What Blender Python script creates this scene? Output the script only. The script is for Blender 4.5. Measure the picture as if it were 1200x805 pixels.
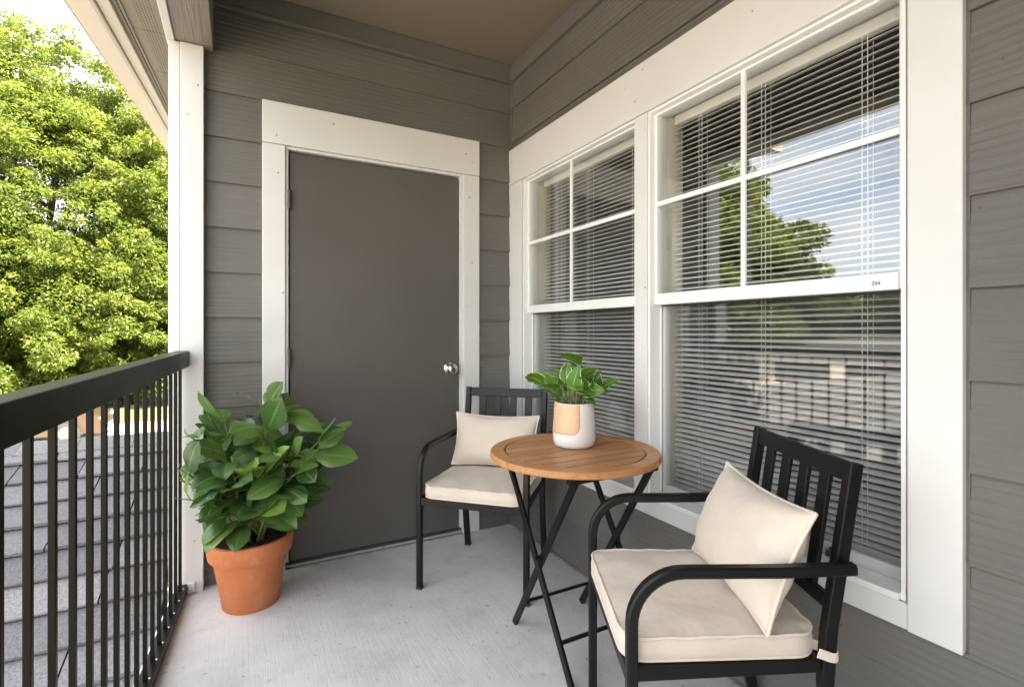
import bpy, math, random
import numpy as np
from mathutils import Vector, Matrix

R = math.radians
for o in list(bpy.data.objects):
    bpy.data.objects.remove(o)
scene = bpy.context.scene
col = scene.collection

# ------------------------------------------------------------------ camera
cam_d = bpy.data.cameras.new('camera')
cam = bpy.data.objects.new('camera', cam_d)
col.objects.link(cam)
cam.location = (-1.456, -2.693, 1.155)
cam.rotation_euler = (R(90), 0, R(-28.4))
cam_d.sensor_width = 36.0
cam_d.lens = 36.0 * 590 / 1200
cam_d.shift_y = -13.5 / 1200
cam_d.clip_start = 0.02
cam_d.clip_end = 6000
scene.camera = cam

# ------------------------------------------------------------------ light
SUN_E, SUN_AZ = 47.0, 148.0          # azimuth clockwise from +Y (towards +X)
sdir = Vector((math.sin(R(SUN_AZ)) * math.cos(R(SUN_E)), math.cos(R(SUN_AZ)) * math.cos(R(SUN_E)), math.sin(R(SUN_E))))
sun_d = bpy.data.lights.new('sun', 'SUN')
sun_d.energy = 5.0
sun_d.angle = R(0.5)
sun_d.color = (1.0, 0.87, 0.68)
sun = bpy.data.objects.new('sun', sun_d)
col.objects.link(sun)
sun.rotation_euler = sdir.to_track_quat('Z', 'Y').to_euler()
sun.location = (6, -8, 14)

w = bpy.data.worlds.new('World')
scene.world = w
w.use_nodes = True
nt = w.node_tree
nt.nodes.clear()
out = nt.nodes.new('ShaderNodeOutputWorld')
bg = nt.nodes.new('ShaderNodeBackground')
bg.inputs['Strength'].default_value = 0.085
sky = nt.nodes.new('ShaderNodeTexSky')
sky.sky_type = 'NISHITA'
sky.sun_disc = False
sky.sun_elevation = R(SUN_E)
sky.sun_rotation = R(SUN_AZ)
sky.dust_density = 1.0
sky.air_density = 1.0
tc = nt.nodes.new('ShaderNodeTexCoord')
mp = nt.nodes.new('ShaderNodeMapping')
mp.inputs['Scale'].default_value = (1.0, 1.0, 2.4)
mp.inputs['Location'].default_value = (0.3, 0.1, 0.0)
nz = nt.nodes.new('ShaderNodeTexNoise')
nz.inputs['Scale'].default_value = 1.7
nz.inputs['Detail'].default_value = 7
nz.inputs['Roughness'].default_value = 0.55
rp = nt.nodes.new('ShaderNodeValToRGB')
rp.color_ramp.elements[0].position = 0.40
rp.color_ramp.elements[0].color = (0.30, 0.30, 0.30, 1)
rp.color_ramp.elements[1].position = 0.62
mx = nt.nodes.new('ShaderNodeMix')
mx.data_type = 'RGBA'
mx.inputs[7].default_value = (8.2, 8.1, 8.0, 1)
nt.links.new(tc.outputs['Generated'], mp.inputs['Vector'])
nt.links.new(mp.outputs[0], nz.inputs['Vector'])
nt.links.new(nz.outputs['Fac'], rp.inputs[0])
nt.links.new(rp.outputs[0], mx.inputs[0])
nt.links.new(sky.outputs[0], mx.inputs[6])
nt.links.new(mx.outputs[2], bg.inputs['Color'])
nt.links.new(bg.outputs[0], out.inputs[0])

vs = scene.view_settings
vs.view_transform = 'Standard'
vs.look = 'None'
vs.gamma = 1.0
vs.use_curve_mapping = False
vs.exposure = 2.88

rng = np.random.default_rng(7)
random.seed(7)

# ------------------------------------------------------------------ materials
def new_mat(name):
    m = bpy.data.materials.new(name)
    m.use_nodes = True
    n = m.node_tree
    n.nodes.clear()
    o = n.nodes.new('ShaderNodeOutputMaterial')
    b = n.nodes.new('ShaderNodeBsdfPrincipled')
    n.links.new(b.outputs[0], o.inputs[0])
    return m, n, b, o

def nd(n, t, **kw):
    x = n.nodes.new(t)
    for k, v in kw.items():
        x.inputs[k].default_value = v
    return x

def coords(n, scale=(1, 1, 1), kind='Object', rot=(0, 0, 0)):
    t = n.nodes.new('ShaderNodeTexCoord')
    m = n.nodes.new('ShaderNodeMapping')
    m.inputs['Scale'].default_value = scale
    m.inputs['Rotation'].default_value = rot
    n.links.new(t.outputs[kind], m.inputs['Vector'])
    return m.outputs[0]

def ramp(n, src, stops):
    r = n.nodes.new('ShaderNodeValToRGB')
    e = r.color_ramp.elements
    while len(e) < len(stops):
        e.new(0.5)
    for i, (p, c) in enumerate(stops):
        e[i].position = p
        e[i].color = c if len(c) == 4 else (*c, 1)
    n.links.new(src, r.inputs[0])
    return r.outputs[0]

def mixc(n, fac, a, b, mode='MIX'):
    x = n.nodes.new('ShaderNodeMix')
    x.data_type = 'RGBA'
    x.blend_type = mode
    for i, v in ((0, fac), (6, a), (7, b)):
        if isinstance(v, (int, float)):
            x.inputs[i].default_value = v
        elif isinstance(v, tuple):
            x.inputs[i].default_value = (*v, 1) if len(v) == 3 else v
        else:
            n.links.new(v, x.inputs[i])
    return x.outputs[2]

def mathn(n, op, a, b=None):
    x = n.nodes.new('ShaderNodeMath')
    x.operation = op
    for i, v in enumerate((a, b)):
        if v is None:
            continue
        if isinstance(v, (int, float)):
            x.inputs[i].default_value = v
        else:
            n.links.new(v, x.inputs[i])
    return x.outputs[0]

def bump(n, b, src, strength=0.3, dist=0.01, prev=None):
    x = n.nodes.new('ShaderNodeBump')
    x.inputs['Strength'].default_value = strength
    x.inputs['Distance'].default_value = dist
    n.links.new(src, x.inputs['Height'])
    if prev is not None:
        n.links.new(prev, x.inputs['Normal'])
    n.links.new(x.outputs[0], b.inputs['Normal'])
    return x.outputs[0]

def noise(n, vec, scale, detail=4, rough=0.5):
    x = nd(n, 'ShaderNodeTexNoise', Scale=scale, Detail=detail, Roughness=rough)
    n.links.new(vec, x.inputs['Vector'])
    return x.outputs['Fac']

def paint(name, c, rough=0.5, var=0.12, nscale=3.0, bstr=0.06, metallic=0.0, fine=160, dist=0.002):
    m, n, b, o = new_mat(name)
    v = coords(n)
    f = noise(n, v, nscale, 6, 0.6)
    lo = tuple(x * (1 - var) for x in c)
    hi = tuple(min(1, x * (1 + var)) for x in c)
    n.links.new(ramp(n, f, [(0.3, lo), (0.7, hi)]), b.inputs['Base Color'])
    b.inputs['Roughness'].default_value = rough
    b.inputs['Metallic'].default_value = metallic
    f2 = noise(n, v, fine, 3, 0.6)
    bump(n, b, f2, bstr, dist)
    rr = n.nodes.new('ShaderNodeMapRange')
    rr.inputs[3].default_value = max(0, rough - 0.1)
    rr.inputs[4].default_value = min(1, rough + 0.1)
    n.links.new(f, rr.inputs[0])
    n.links.new(rr.outputs[0], b.inputs['Roughness'])
    return m

def siding_mat(name, c, axis, grain=0.5):
    """painted fibre cement with an embossed wood grain running along axis"""
    m, n, b, o = new_mat(name)
    sc = {'x': (1.6, 46, 46), 'y': (46, 1.6, 46)}[axis]
    a = n.nodes.new('ShaderNodeAttribute')
    a.attribute_name = 'rnd'
    t = n.nodes.new('ShaderNodeTexCoord')
    off = n.nodes.new('ShaderNodeVectorMath')
    off.operation = 'ADD'
    sv = n.nodes.new('ShaderNodeCombineXYZ')
    s10 = mathn(n, 'MULTIPLY', a.outputs['Fac'], 9.0)
    for i in range(3):
        n.links.new(s10, sv.inputs[i])
    n.links.new(t.outputs['Object'], off.inputs[0])
    n.links.new(sv.outputs[0], off.inputs[1])
    mpn = n.nodes.new('ShaderNodeMapping')
    mpn.inputs['Scale'].default_value = sc
    n.links.new(off.outputs[0], mpn.inputs['Vector'])
    wv = n.nodes.new('ShaderNodeTexWave')
    wv.bands_direction = 'Z'
    wv.inputs['Scale'].default_value = 0.30
    wv.inputs['Distortion'].default_value = 13.0
    wv.inputs['Detail'].default_value = 5
    wv.inputs['Detail Scale'].default_value = 0.5
    wv.inputs['Detail Roughness'].default_value = 0.6
    n.links.new(mpn.outputs[0], wv.inputs['Vector'])
    fine = noise(n, mpn.outputs[0], 2.2, 8, 0.72)
    mask = noise(n, off.outputs[0], 2.3, 3, 0.5)
    big = noise(n, off.outputs[0], 1.6, 5, 0.6)
    cc = ramp(n, big, [(0.3, tuple(x * 0.88 for x in c)), (0.7, tuple(x * 1.1 for x in c))])
    cc = mixc(n, 0.2, cc, ramp(n, a.outputs['Fac'], [(0, tuple(x * 0.75 for x in c)), (1, tuple(x * 1.3 for x in c))]))
    n.links.new(cc, b.inputs['Base Color'])
    b.inputs['Roughness'].default_value = 0.55
    h = mathn(n, 'ADD', mathn(n, 'MULTIPLY', mathn(n, 'MULTIPLY', wv.outputs['Fac'], mask), 0.7), fine)
    bump(n, b, h, grain, 0.004)
    return m

GREY = (0.136, 0.128, 0.116)
M = {}
M['siding_x'] = siding_mat('siding_paint_x', GREY, 'x', 0.55)
M['siding_y'] = siding_mat('siding_paint_y', GREY, 'y', 0.95)
M['grey'] = paint('grey_paint', GREY, 0.55, 0.06, 2.0, 0.05)
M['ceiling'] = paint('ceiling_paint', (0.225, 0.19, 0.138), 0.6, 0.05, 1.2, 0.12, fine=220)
M['beam'] = siding_mat('beam_paint', (0.25, 0.225, 0.19), 'y', 0.9)
M['door'] = paint('door_paint', (0.102, 0.093, 0.084), 0.34, 0.13, 1.0, 0.05, fine=300)
M['white'] = paint('white_trim_paint', (0.665, 0.655, 0.64), 0.5, 0.035, 3.5, 0.10, fine=90)
def chip_marks(m, scale=10.0, thr=0.05, c1=(0.16, 0.14, 0.12), f=0.8):
    n = m.node_tree
    b = n.nodes['Principled BSDF']
    src = b.inputs['Base Color'].links[0].from_socket
    vo = nd(n, 'ShaderNodeTexVoronoi', Scale=scale)
    v = coords(n)
    n.links.new(v, vo.inputs['Vector'])
    ds = mathn(n, 'ADD', vo.outputs['Distance'], mathn(n, 'MULTIPLY', noise(n, v, 140, 3, 0.6), 0.05))
    sel = mathn(n, 'LESS_THAN', ds, thr + 0.02)
    n.links.new(mixc(n, mathn(n, 'MULTIPLY', sel, f), src, c1), b.inputs['Base Color'])
chip_marks(M['white'])
chip_marks(M['siding_x'], 7.0, 0.03, (0.05, 0.045, 0.04), 0.7)
chip_marks(M['siding_y'], 7.0, 0.03, (0.05, 0.045, 0.04), 0.7)
M['vinyl'] = paint('white_vinyl', (0.80, 0.80, 0.78), 0.3, 0.02, 2.0, 0.02)
M['cream_reveal'] = paint('cream_reveal_paint', (0.72, 0.68, 0.56), 0.6, 0.03)
M['blind'] = paint('blind_white', (0.86, 0.85, 0.82), 0.4, 0.03, 4.0, 0.0)
M['soffit'] = paint('soffit_taupe', (0.24, 0.205, 0.165), 0.6, 0.06)
M['gutter'] = paint('gutter_cream', (0.74, 0.67, 0.58), 0.45, 0.04)
M['black'] = paint('black_metal', (0.006, 0.0058, 0.0062), 0.40, 0.25, 9.0, 0.08, fine=240)
M['black'].node_tree.nodes['Principled BSDF'].inputs['Specular IOR Level'].default_value = 0.3
M['rail'] = paint('rail_black_metal', (0.0045, 0.0037, 0.0032), 0.36, 0.3, 6.0, 0.10, fine=200)
M['rail'].node_tree.nodes['Principled BSDF'].inputs['Specular IOR Level'].default_value = 0.2
M['chrome'] = paint('satin_nickel', (0.72, 0.70, 0.67), 0.16, 0.03, 3.0, 0.0, metallic=1.0)
M['dark_metal'] = paint('bronze_hinge', (0.09, 0.08, 0.07), 0.4, 0.1, metallic=0.8)
M['room'] = paint('room_paint', (0.30, 0.26, 0.22), 0.8, 0.04)
M['rubber'] = paint('dark_rubber', (0.03, 0.03, 0.03), 0.7, 0.1)
M['brass'] = paint('brass_dot', (0.75, 0.55, 0.3), 0.35, 0.05, metallic=0.7)

# concrete
def concrete(name, c, broom=True):
    m, n, b, o = new_mat(name)
    v = coords(n)
    f = noise(n, v, 1.6, 8, 0.62)
    f2 = noise(n, v, 9.0, 6, 0.7)
    cc = ramp(n, f, [(0.25, tuple(x * 0.70 for x in c)), (0.5, c), (0.75, tuple(x * 1.12 for x in c))])
    cc = mixc(n, 0.45, cc, ramp(n, f2, [(0.25, (0.66, 0.66, 0.66)), (0.5, (1, 1, 1)), (0.8, (1.1, 1.1, 1.1))]), 'MULTIPLY')
    spots = noise(n, v, 42.0, 2, 0.5)
    cc = mixc(n, 1.0, cc, ramp(n, spots, [(0.0, (0.45, 0.45, 0.45)), (0.27, (0.62, 0.62, 0.62)), (0.33, (1, 1, 1))]), 'MULTIPLY')
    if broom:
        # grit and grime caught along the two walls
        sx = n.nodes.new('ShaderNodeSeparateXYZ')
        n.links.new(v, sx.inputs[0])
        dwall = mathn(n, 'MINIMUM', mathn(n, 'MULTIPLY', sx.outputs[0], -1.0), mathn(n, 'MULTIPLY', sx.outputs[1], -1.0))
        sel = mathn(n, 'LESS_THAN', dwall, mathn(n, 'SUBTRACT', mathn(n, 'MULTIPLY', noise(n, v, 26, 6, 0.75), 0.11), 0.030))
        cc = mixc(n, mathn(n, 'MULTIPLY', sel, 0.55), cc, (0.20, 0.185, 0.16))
    n.links.new(cc, b.inputs['Base Color'])
    b.inputs['Roughness'].default_value = 0.8
    vb = coords(n, (70, 4.0, 4))
    fb = noise(n, vb, 1.6, 4, 0.65)
    h = mathn(n, 'ADD', mathn(n, 'MULTIPLY', fb, 0.9), mathn(n, 'MULTIPLY', noise(n, v, 120, 4, 0.7), 0.5))
    bump(n, b, h, 0.32 if broom else 0.25, 0.004)
    return m
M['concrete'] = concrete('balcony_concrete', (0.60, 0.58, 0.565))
M['pavement'] = concrete('pavement_concrete', (0.56, 0.51, 0.43), False)

def grassy(name):
    m, n, b, o = new_mat(name)
    v = coords(n)
    f = noise(n, v, 0.35, 8, 0.65)
    n.links.new(ramp(n, f, [(0.3, (0.07, 0.085, 0.03)), (0.55, (0.13, 0.13, 0.06)), (0.75, (0.24, 0.20, 0.13))]), b.inputs['Base Color'])
    b.inputs['Roughness'].default_value = 0.9
    bump(n, b, noise(n, v, 6, 6, 0.7), 0.8, 0.1)
    return m
M['ground'] = grassy('grass_ground')

def shingle_mat():
    m, n, b, o = new_mat('asphalt_shingle')
    v = coords(n)
    a = n.nodes.new('ShaderNodeAttribute')
    a.attribute_name = 'rnd'
    cc = ramp(n, a.outputs['Fac'], [(0.0, (0.155, 0.15, 0.155)), (0.5, (0.21, 0.205, 0.21)), (1.0, (0.27, 0.26, 0.26))])
    g = noise(n, v, 85, 3, 0.8)
    cc = mixc(n, 0.85, cc, ramp(n, g, [(0.30, (0.5, 0.5, 0.52)), (0.5, (0.92, 0.92, 0.92)), (0.70, (1.35, 1.35, 1.35))]), 'MULTIPLY')
    n.links.new(cc, b.inputs['Base Color'])
    b.inputs['Roughness'].default_value = 0.9
    bump(n, b, g, 0.9, 0.008)
    return m
M['shingle'] = shingle_mat()

def leaf_mat(name, stops, trans=0.35, rough=0.4, veins=None, edge=None, spec=0.4):
    m, n, b, o = new_mat(name)
    a = n.nodes.new('ShaderNodeAttribute')
    a.attribute_name = 'rnd'
    cc = ramp(n, a.outputs['Fac'], stops)
    if veins or edge:
        u = n.nodes.new('ShaderNodeAttribute')
        u.attribute_name = 'lu'
        vv = n.nodes.new('ShaderNodeAttribute')
        vv.attribute_name = 'lv'
        au = mathn(n, 'ABSOLUTE', u.outputs['Fac'])
    if veins:
        rib = mathn(n, 'LESS_THAN', au, 0.075)
        cc = mixc(n, mathn(n, 'MULTIPLY', rib, 0.75), cc, veins)
        ph = mathn(n, 'SUBTRACT', mathn(n, 'MULTIPLY', vv.outputs['Fac'], 62.0), mathn(n, 'MULTIPLY', au, 16.0))
        sv = mathn(n, 'GREATER_THAN', mathn(n, 'SINE', ph), 0.93)
        cc = mixc(n, mathn(n, 'MULTIPLY', sv, 0.28), cc, veins)
    if edge:
        v = coords(n)
        f = noise(n, v, 55, 4, 0.6)
        e = mathn(n, 'GREATER_THAN', mathn(n, 'ADD', au, mathn(n, 'MULTIPLY', f, 0.9)), 1.36)
        cc = mixc(n, mathn(n, 'MULTIPLY', e, 0.9), cc, edge)
    n.links.new(cc, b.inputs['Base Color'])
    b.inputs['Roughness'].default_value = rough
    b.inputs['Specular IOR Level'].default_value = spec
    tr = n.nodes.new('ShaderNodeBsdfTranslucent')
    hs = n.nodes.new('ShaderNodeHueSaturation')
    hs.inputs['Hue'].default_value = 0.475
    hs.inputs['Saturation'].default_value = 1.1
    hs.inputs['Value'].default_value = 1.5
    n.links.new(cc, hs.inputs['Color'])
    n.links.new(hs.outputs[0], tr.inputs['Color'])
    mxs = n.nodes.new('ShaderNodeMixShader')
    mxs.inputs[0].default_value = trans
    n.links.new(b.outputs[0], mxs.inputs[1])
    n.links.new(tr.outputs[0], mxs.inputs[2])
    n.links.new(mxs.outputs[0], o.inputs[0])
    return m
M['tree_leaf'] = leaf_mat('maple_leaf', [(0, (0.055, 0.100, 0.020)), (0.45, (0.140, 0.200, 0.045)), (0.8, (0.235, 0.285, 0.075)), (1, (0.38, 0.39, 0.15))], 0.52, 0.45)
M['dark_leaf'] = leaf_mat('dark_tree_leaf', [(0, (0.03, 0.06, 0.008)), (0.6, (0.07, 0.11, 0.015)), (1, (0.14, 0.17, 0.03))], 0.35, 0.5)
M['ficus'] = leaf_mat('broad_leaf', [(0, (0.034, 0.085, 0.024)), (0.45, (0.070, 0.148, 0.040)), (0.8, (0.125, 0.22, 0.045)), (1, (0.22, 0.32, 0.05))], 0.22, 0.3, veins=(0.17, 0.29, 0.09), spec=0.6)
M['pothos'] = leaf_mat('variegated_leaf', [(0, (0.035, 0.11, 0.012)), (0.6, (0.08, 0.21, 0.02)), (1, (0.17, 0.33, 0.04))], 0.22, 0.32, veins=(0.25, 0.42, 0.10), edge=(0.62, 0.68, 0.40))
M['stem'] = paint('green_stem', (0.16, 0.20, 0.06), 0.5, 0.2, 20)
M['bark'] = paint('bark', (0.11, 0.085, 0.06), 0.9, 0.3, 4, 0.8, fine=18, dist=0.05)

def terracotta():
    m, n, b, o = new_mat('terracotta')
    v = coords(n)
    f = noise(n, v, 6, 6, 0.6)
    cc = ramp(n, f, [(0.3, (0.46, 0.138, 0.050)), (0.55, (0.56, 0.180, 0.066)), (0.75, (0.60, 0.23, 0.11))])
    n.links.new(cc, b.inputs['Base Color'])
    mk = noise(n, coords(n, (9, 9, 5)), 1.4, 7, 0.7)
    cc = mixc(n, ramp(n, mk, [(0.54, (0, 0, 0)), (0.75, (0.45, 0.45, 0.45))]), cc, (0.62, 0.40, 0.28))
    n.links.new(cc, b.inputs['Base Color'])
    b.inputs['Roughness'].default_value = 0.65
    bump(n, b, noise(n, v, 150, 4, 0.6), 0.12, 0.003)
    return m
M['terracotta'] = terracotta()

def soil():
    m, n, b, o = new_mat('potting_soil')
    v = coords(n)
    f = noise(n, v, 60, 5, 0.7)
    n.links.new(ramp(n, f, [(0.35, (0.012, 0.008, 0.006)), (0.6, (0.05, 0.032, 0.022)), (0.72, (0.16, 0.12, 0.09))]), b.inputs['Base Color'])
    b.inputs['Roughness'].default_value = 0.95
    bump(n, b, f, 1.0, 0.02)
    return m
M['soil'] = soil()

def fabric(name, c):
    m, n, b, o = new_mat(name)
    v = coords(n)
    f = noise(n, v, 5, 5, 0.6)
    n.links.new(ramp(n, f, [(0.3, tuple(x * 0.93 for x in c)), (0.7, tuple(x * 1.05 for x in c))]), b.inputs['Base Color'])
    b.inputs['Roughness'].default_value = 0.9
    b.inputs['Sheen Weight'].default_value = 0.15
    wv = noise(n, coords(n, (420, 420, 420)), 1.0, 2, 0.5)
    wr = noise(n, v, 11, 4, 0.55)
    p = bump(n, b, wr, 0.35, 0.02)
    bump(n, b, wv, 0.25, 0.0015, p)
    return m
M['fabric'] = fabric('beige_canvas', (0.63, 0.55, 0.46))
M['piping'] = fabric('beige_piping', (0.70, 0.60, 0.51))

def wood(name, c):
    m, n, b, o = new_mat(name)
    a = n.nodes.new('ShaderNodeAttribute')
    a.attribute_name = 'rnd'
    t = n.nodes.new('ShaderNodeTexCoord')
    sv = n.nodes.new('ShaderNodeCombineXYZ')
    n.links.new(mathn(n, 'MULTIPLY', a.outputs['Fac'], 7.0), sv.inputs[0])
    n.links.new(mathn(n, 'MULTIPLY', a.outputs['Fac'], 3.0), sv.inputs[1])
    ad = n.nodes.new('ShaderNodeVectorMath')
    ad.operation = 'ADD'
    n.links.new(t.outputs['Object'], ad.inputs[0])
    n.links.new(sv.outputs[0], ad.inputs[1])
    mpn = n.nodes.new('ShaderNodeMapping')
    mpn.inputs['Scale'].default_value = (3, 60, 60)
    n.links.new(ad.outputs[0], mpn.inputs['Vector'])
    f = noise(n, mpn.outputs[0], 1.3, 6, 0.62)
    cc = ramp(n, f, [(0.25, tuple(x * 0.55 for x in c)), (0.5, c), (0.75, tuple(x * 1.3 for x in c))])
    cc = mixc(n, 0.35, cc, ramp(n, a.outputs['Fac'], [(0, tuple(x * 0.6 for x in c)), (1, tuple(x * 1.45 for x in c))]))
    n.links.new(cc, b.inputs['Base Color'])
    b.inputs['Roughness'].default_value = 0.42
    bump(n, b, f, 0.15, 0.002)
    return m
M['teak'] = wood('teak', (0.46, 0.22, 0.085))

def glass_mat():
    m, n, b, o = new_mat('window_glass')
    n.nodes.remove(b)
    g = n.nodes.new('ShaderNodeNewGeometry')
    dt = n.nodes.new('ShaderNodeVectorMath')
    dt.operation = 'DOT_PRODUCT'
    n.links.new(g.outputs['Normal'], dt.inputs[0])
    n.links.new(g.outputs['Incoming'], dt.inputs[1])
    c = mathn(n, 'ABSOLUTE', dt.outputs['Value'])
    p = mathn(n, 'POWER', mathn(n, 'SUBTRACT', 1.0, c), 4.0)
    f = mathn(n, 'ADD', 0.085, mathn(n, 'MULTIPLY', p, 0.85))
    tr = n.nodes.new('ShaderNodeBsdfTransparent')
    tr.inputs['Color'].default_value = (0.98, 0.985, 0.98, 1)
    gl = n.nodes.new('ShaderNodeBsdfGlossy')
    gl.inputs['Roughness'].default_value = 0.006
    gl.inputs['Color'].default_value = (0.97, 0.98, 1.0, 1)
    mxs = n.nodes.new('ShaderNodeMixShader')
    n.links.new(f, mxs.inputs[0])
    n.links.new(tr.outputs[0], mxs.inputs[1])
    n.links.new(gl.outputs[0], mxs.inputs[2])
    n.links.new(mxs.outputs[0], o.inputs[0])
    return m
M['glass'] = glass_mat()

def screen_mat():
    m, n, b, o = new_mat('insect_mesh')
    b.inputs['Base Color'].default_value = (0.05, 0.05, 0.055, 1)
    b.inputs['Roughness'].default_value = 0.7
    tr = n.nodes.new('ShaderNodeBsdfTransparent')
    mxs = n.nodes.new('ShaderNodeMixShader')
    mxs.inputs[0].default_value = 0.125          # two faces: about a quarter of the view is wire
    n.links.new(tr.outputs[0], mxs.inputs[1])
    n.links.new(b.outputs[0], mxs.inputs[2])
    n.links.new(mxs.outputs[0], o.inputs[0])
    return m
M['screen'] = screen_mat()

# ------------------------------------------------------------------ mesh helpers
class MB:
    def __init__(self):
        self.v, self.f, self.r = [], [], []      # r: one random number per face

    def add(self, verts, faces, rnd=None):
        k = len(self.v)
        self.v += [tuple(p) for p in verts]
        self.f += [tuple(i + k for i in f) for f in faces]
        q = random.random() if rnd is None else rnd
        self.r += [q] * len(faces)

    def box(self, x0, x1, y0, y1, z0, z1, mtx=None, rnd=None):
        vv = [(x0, y0, z0), (x1, y0, z0), (x1, y1, z0), (x0, y1, z0), (x0, y0, z1), (x1, y0, z1), (x1, y1, z1), (x0, y1, z1)]
        if mtx is not None:
            vv = [mtx @ Vector(p) for p in vv]
        self.add(vv, [(0, 3, 2, 1), (4, 5, 6, 7), (0, 1, 5, 4), (1, 2, 6, 5), (2, 3, 7, 6), (3, 0, 4, 7)], rnd)

    def bar(self, p0, p1, w, h, up=(0, 0, 1)):
        """rectangular bar, w across, h along the up direction"""
        self.sweep([p0, p1], w, h, up)

    def sweep(self, pts, w, h, side=None, n=4, rnd=None, taper=None):
        """profile (rectangle for n=4, else ellipse) along pts; side = fixed direction of the w axis or an up hint"""
        pts = [Vector(p) for p in pts]
        rings = []
        for i, p in enumerate(pts):
            t = (pts[min(i + 1, len(pts) - 1)] - pts[max(i - 1, 0)]).normalized()
            s = Vector(side) if side is not None else Vector((0, 0, 1))
            a = t.cross(s)
            if a.length < 1e-4:
                a = t.cross(Vector((0, 1, 0.01)))
            a.normalize()
            b = a.cross(t).normalized()
            k = 1.0 if taper is None else taper[i]
            ring = []
            if n == 4:
                for q, r_ in ((-1, -1), (1, -1), (1, 1), (-1, 1)):
                    ring.append(p + a * (q * w / 2 * k) + b * (r_ * h / 2 * k))
            else:
                for j in range(n):
                    th = 2 * math.pi * j / n
                    ring.append(p + a * (math.cos(th) * w / 2 * k) + b * (math.sin(th) * h / 2 * k))
            rings.append(ring)
        vv = [q for r_ in rings for q in r_]
        ff = []
        for i in range(len(rings) - 1):
            for j in range(n):
                j2 = (j + 1) % n
                ff.append((i * n + j, i * n + j2, (i + 1) * n + j2, (i + 1) * n + j))
        ff.append(tuple(range(n - 1, -1, -1)))
        ff.append(tuple((len(rings) - 1) * n + j for j in range(n)))
        self.add(vv, ff, rnd)

    def tube(self, pts, rad, n=8, taper=None, rnd=None):
        self.sweep(pts, 2 * rad, 2 * rad, None, n, rnd, taper)

    def lathe(self, prof, n=40, c=(0, 0, 0), axis='z', rnd=None):
        vv, ff = [], []
        for (r_, z) in prof:
            for j in range(n):
                th = 2 * math.pi * j / n
                x, y = r_ * math.cos(th), r_ * math.sin(th)
                if axis == 'z':
                    vv.append((c[0] + x, c[1] + y, c[2] + z))
                elif axis == 'y':
                    vv.append((c[0] + x, c[1] - z, c[2] + y))
                else:
                    vv.append((c[0] + z, c[1] + x, c[2] + y))
        for i in range(len(prof) - 1):
            for j in range(n):
                j2 = (j + 1) % n
                ff.append((i * n + j, i * n + j2, (i + 1) * n + j2, (i + 1) * n + j))
        if prof[0][0] > 1e-6:
            ff.append(tuple(range(n - 1, -1, -1)))
        if prof[-1][0] > 1e-6:
            ff.append(tuple((len(prof) - 1) * n + j for j in range(n)))
        self.add(vv, ff, rnd)

    def build(self, name, m, parent=None, smooth=False, bevel=0.0, seg=2, subsurf=0):
        me = bpy.data.meshes.new(name)
        me.from_pydata(self.v, [], self.f)
        at = me.attributes.new('rnd', 'FLOAT', 'FACE')
        at.data.foreach_set('value', self.r)
        me.materials.append(m)
        me.update()
        o = bpy.data.objects.new(name, me)
        col.objects.link(o)
        if parent is not None:
            o.parent = parent
        if smooth:
            me.polygons.foreach_set('use_smooth', [True] * len(me.polygons))
            if smooth == 'auto':
                md = o.modifiers.new('split', 'EDGE_SPLIT')
                md.split_angle = R(40)
        if bevel:
            md = o.modifiers.new('bevel', 'BEVEL')
            md.width = bevel
            md.segments = seg
            md.limit_method = 'ANGLE'
            md.angle_limit = R(40)
        if subsurf:
            md = o.modifiers.new('sub', 'SUBSURF')
            md.levels = subsurf
            md.render_levels = subsurf
        return o

def one(name, m, x0, x1, y0, y1, z0, z1, parent=None, bevel=0.0):
    b = MB()
    b.box(x0, x1, y0, y1, z0, z1)
    return b.build(name, m, parent, bevel=bevel)

def tag(o, label, cat, group=None):
    o['label'] = label
    o['category'] = cat
    if group:
        o['group'] = group
    return o

def struct(o, label=None):
    o['kind'] = 'structure'
    if label:
        o['label'] = label
    return o

def thing(name, label, cat, loc=(0, 0, 0), rz=0.0, group=None):
    o = bpy.data.objects.new(name, None)
    o.empty_display_size = 0.1
    col.objects.link(o)
    o.location = loc
    o.rotation_euler = (0, 0, rz)
    return tag(o, label, cat, group)

def np_mesh(name, V, F, m, parent=None, attrs=None, face_rnd=None, smooth=False):
    """V (n,3); F (k,m) all faces with m corners"""
    me = bpy.data.meshes.new(name)
    k, q = F.shape
    me.vertices.add(len(V))
    me.vertices.foreach_set('co', np.ascontiguousarray(V, dtype=np.float32).ravel())
    me.loops.add(k * q)
    me.loops.foreach_set('vertex_index', np.ascontiguousarray(F, dtype=np.int32).ravel())
    me.polygons.add(k)
    me.polygons.foreach_set('loop_start', np.arange(0, k * q, q, dtype=np.int32))
    me.update(calc_edges=True)
    if face_rnd is not None:
        a = me.attributes.new('rnd', 'FLOAT', 'FACE')
        a.data.foreach_set('value', np.ascontiguousarray(face_rnd, dtype=np.float32))
    for kk, arr in (attrs or {}).items():
        a = me.attributes.new(kk, 'FLOAT', 'POINT')
        a.data.foreach_set('value', np.ascontiguousarray(arr, dtype=np.float32))
    if smooth:
        me.polygons.foreach_set('use_smooth', [True] * k)
    me.materials.append(m)
    me.validate()
    o = bpy.data.objects.new(name, me)
    col.objects.link(o)
    if parent is not None:
        o.parent = parent
    return o

# ------------------------------------------------------------------ ground, pavement
GZ = -2.3
b = MB()
b.box(-1500, 1500, -1500, 1500, GZ - 0.3, GZ)
struct(b.build('ground', M['ground']))
struct(one('pavement', M['pavement'], -40, 12, 9.5, 21.0, GZ - 0.1, GZ + 0.012))
struct(one('driveway', M['pavement'], -32, -8.5, -40, 9.4, GZ - 0.1, GZ + 0.012))

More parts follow.
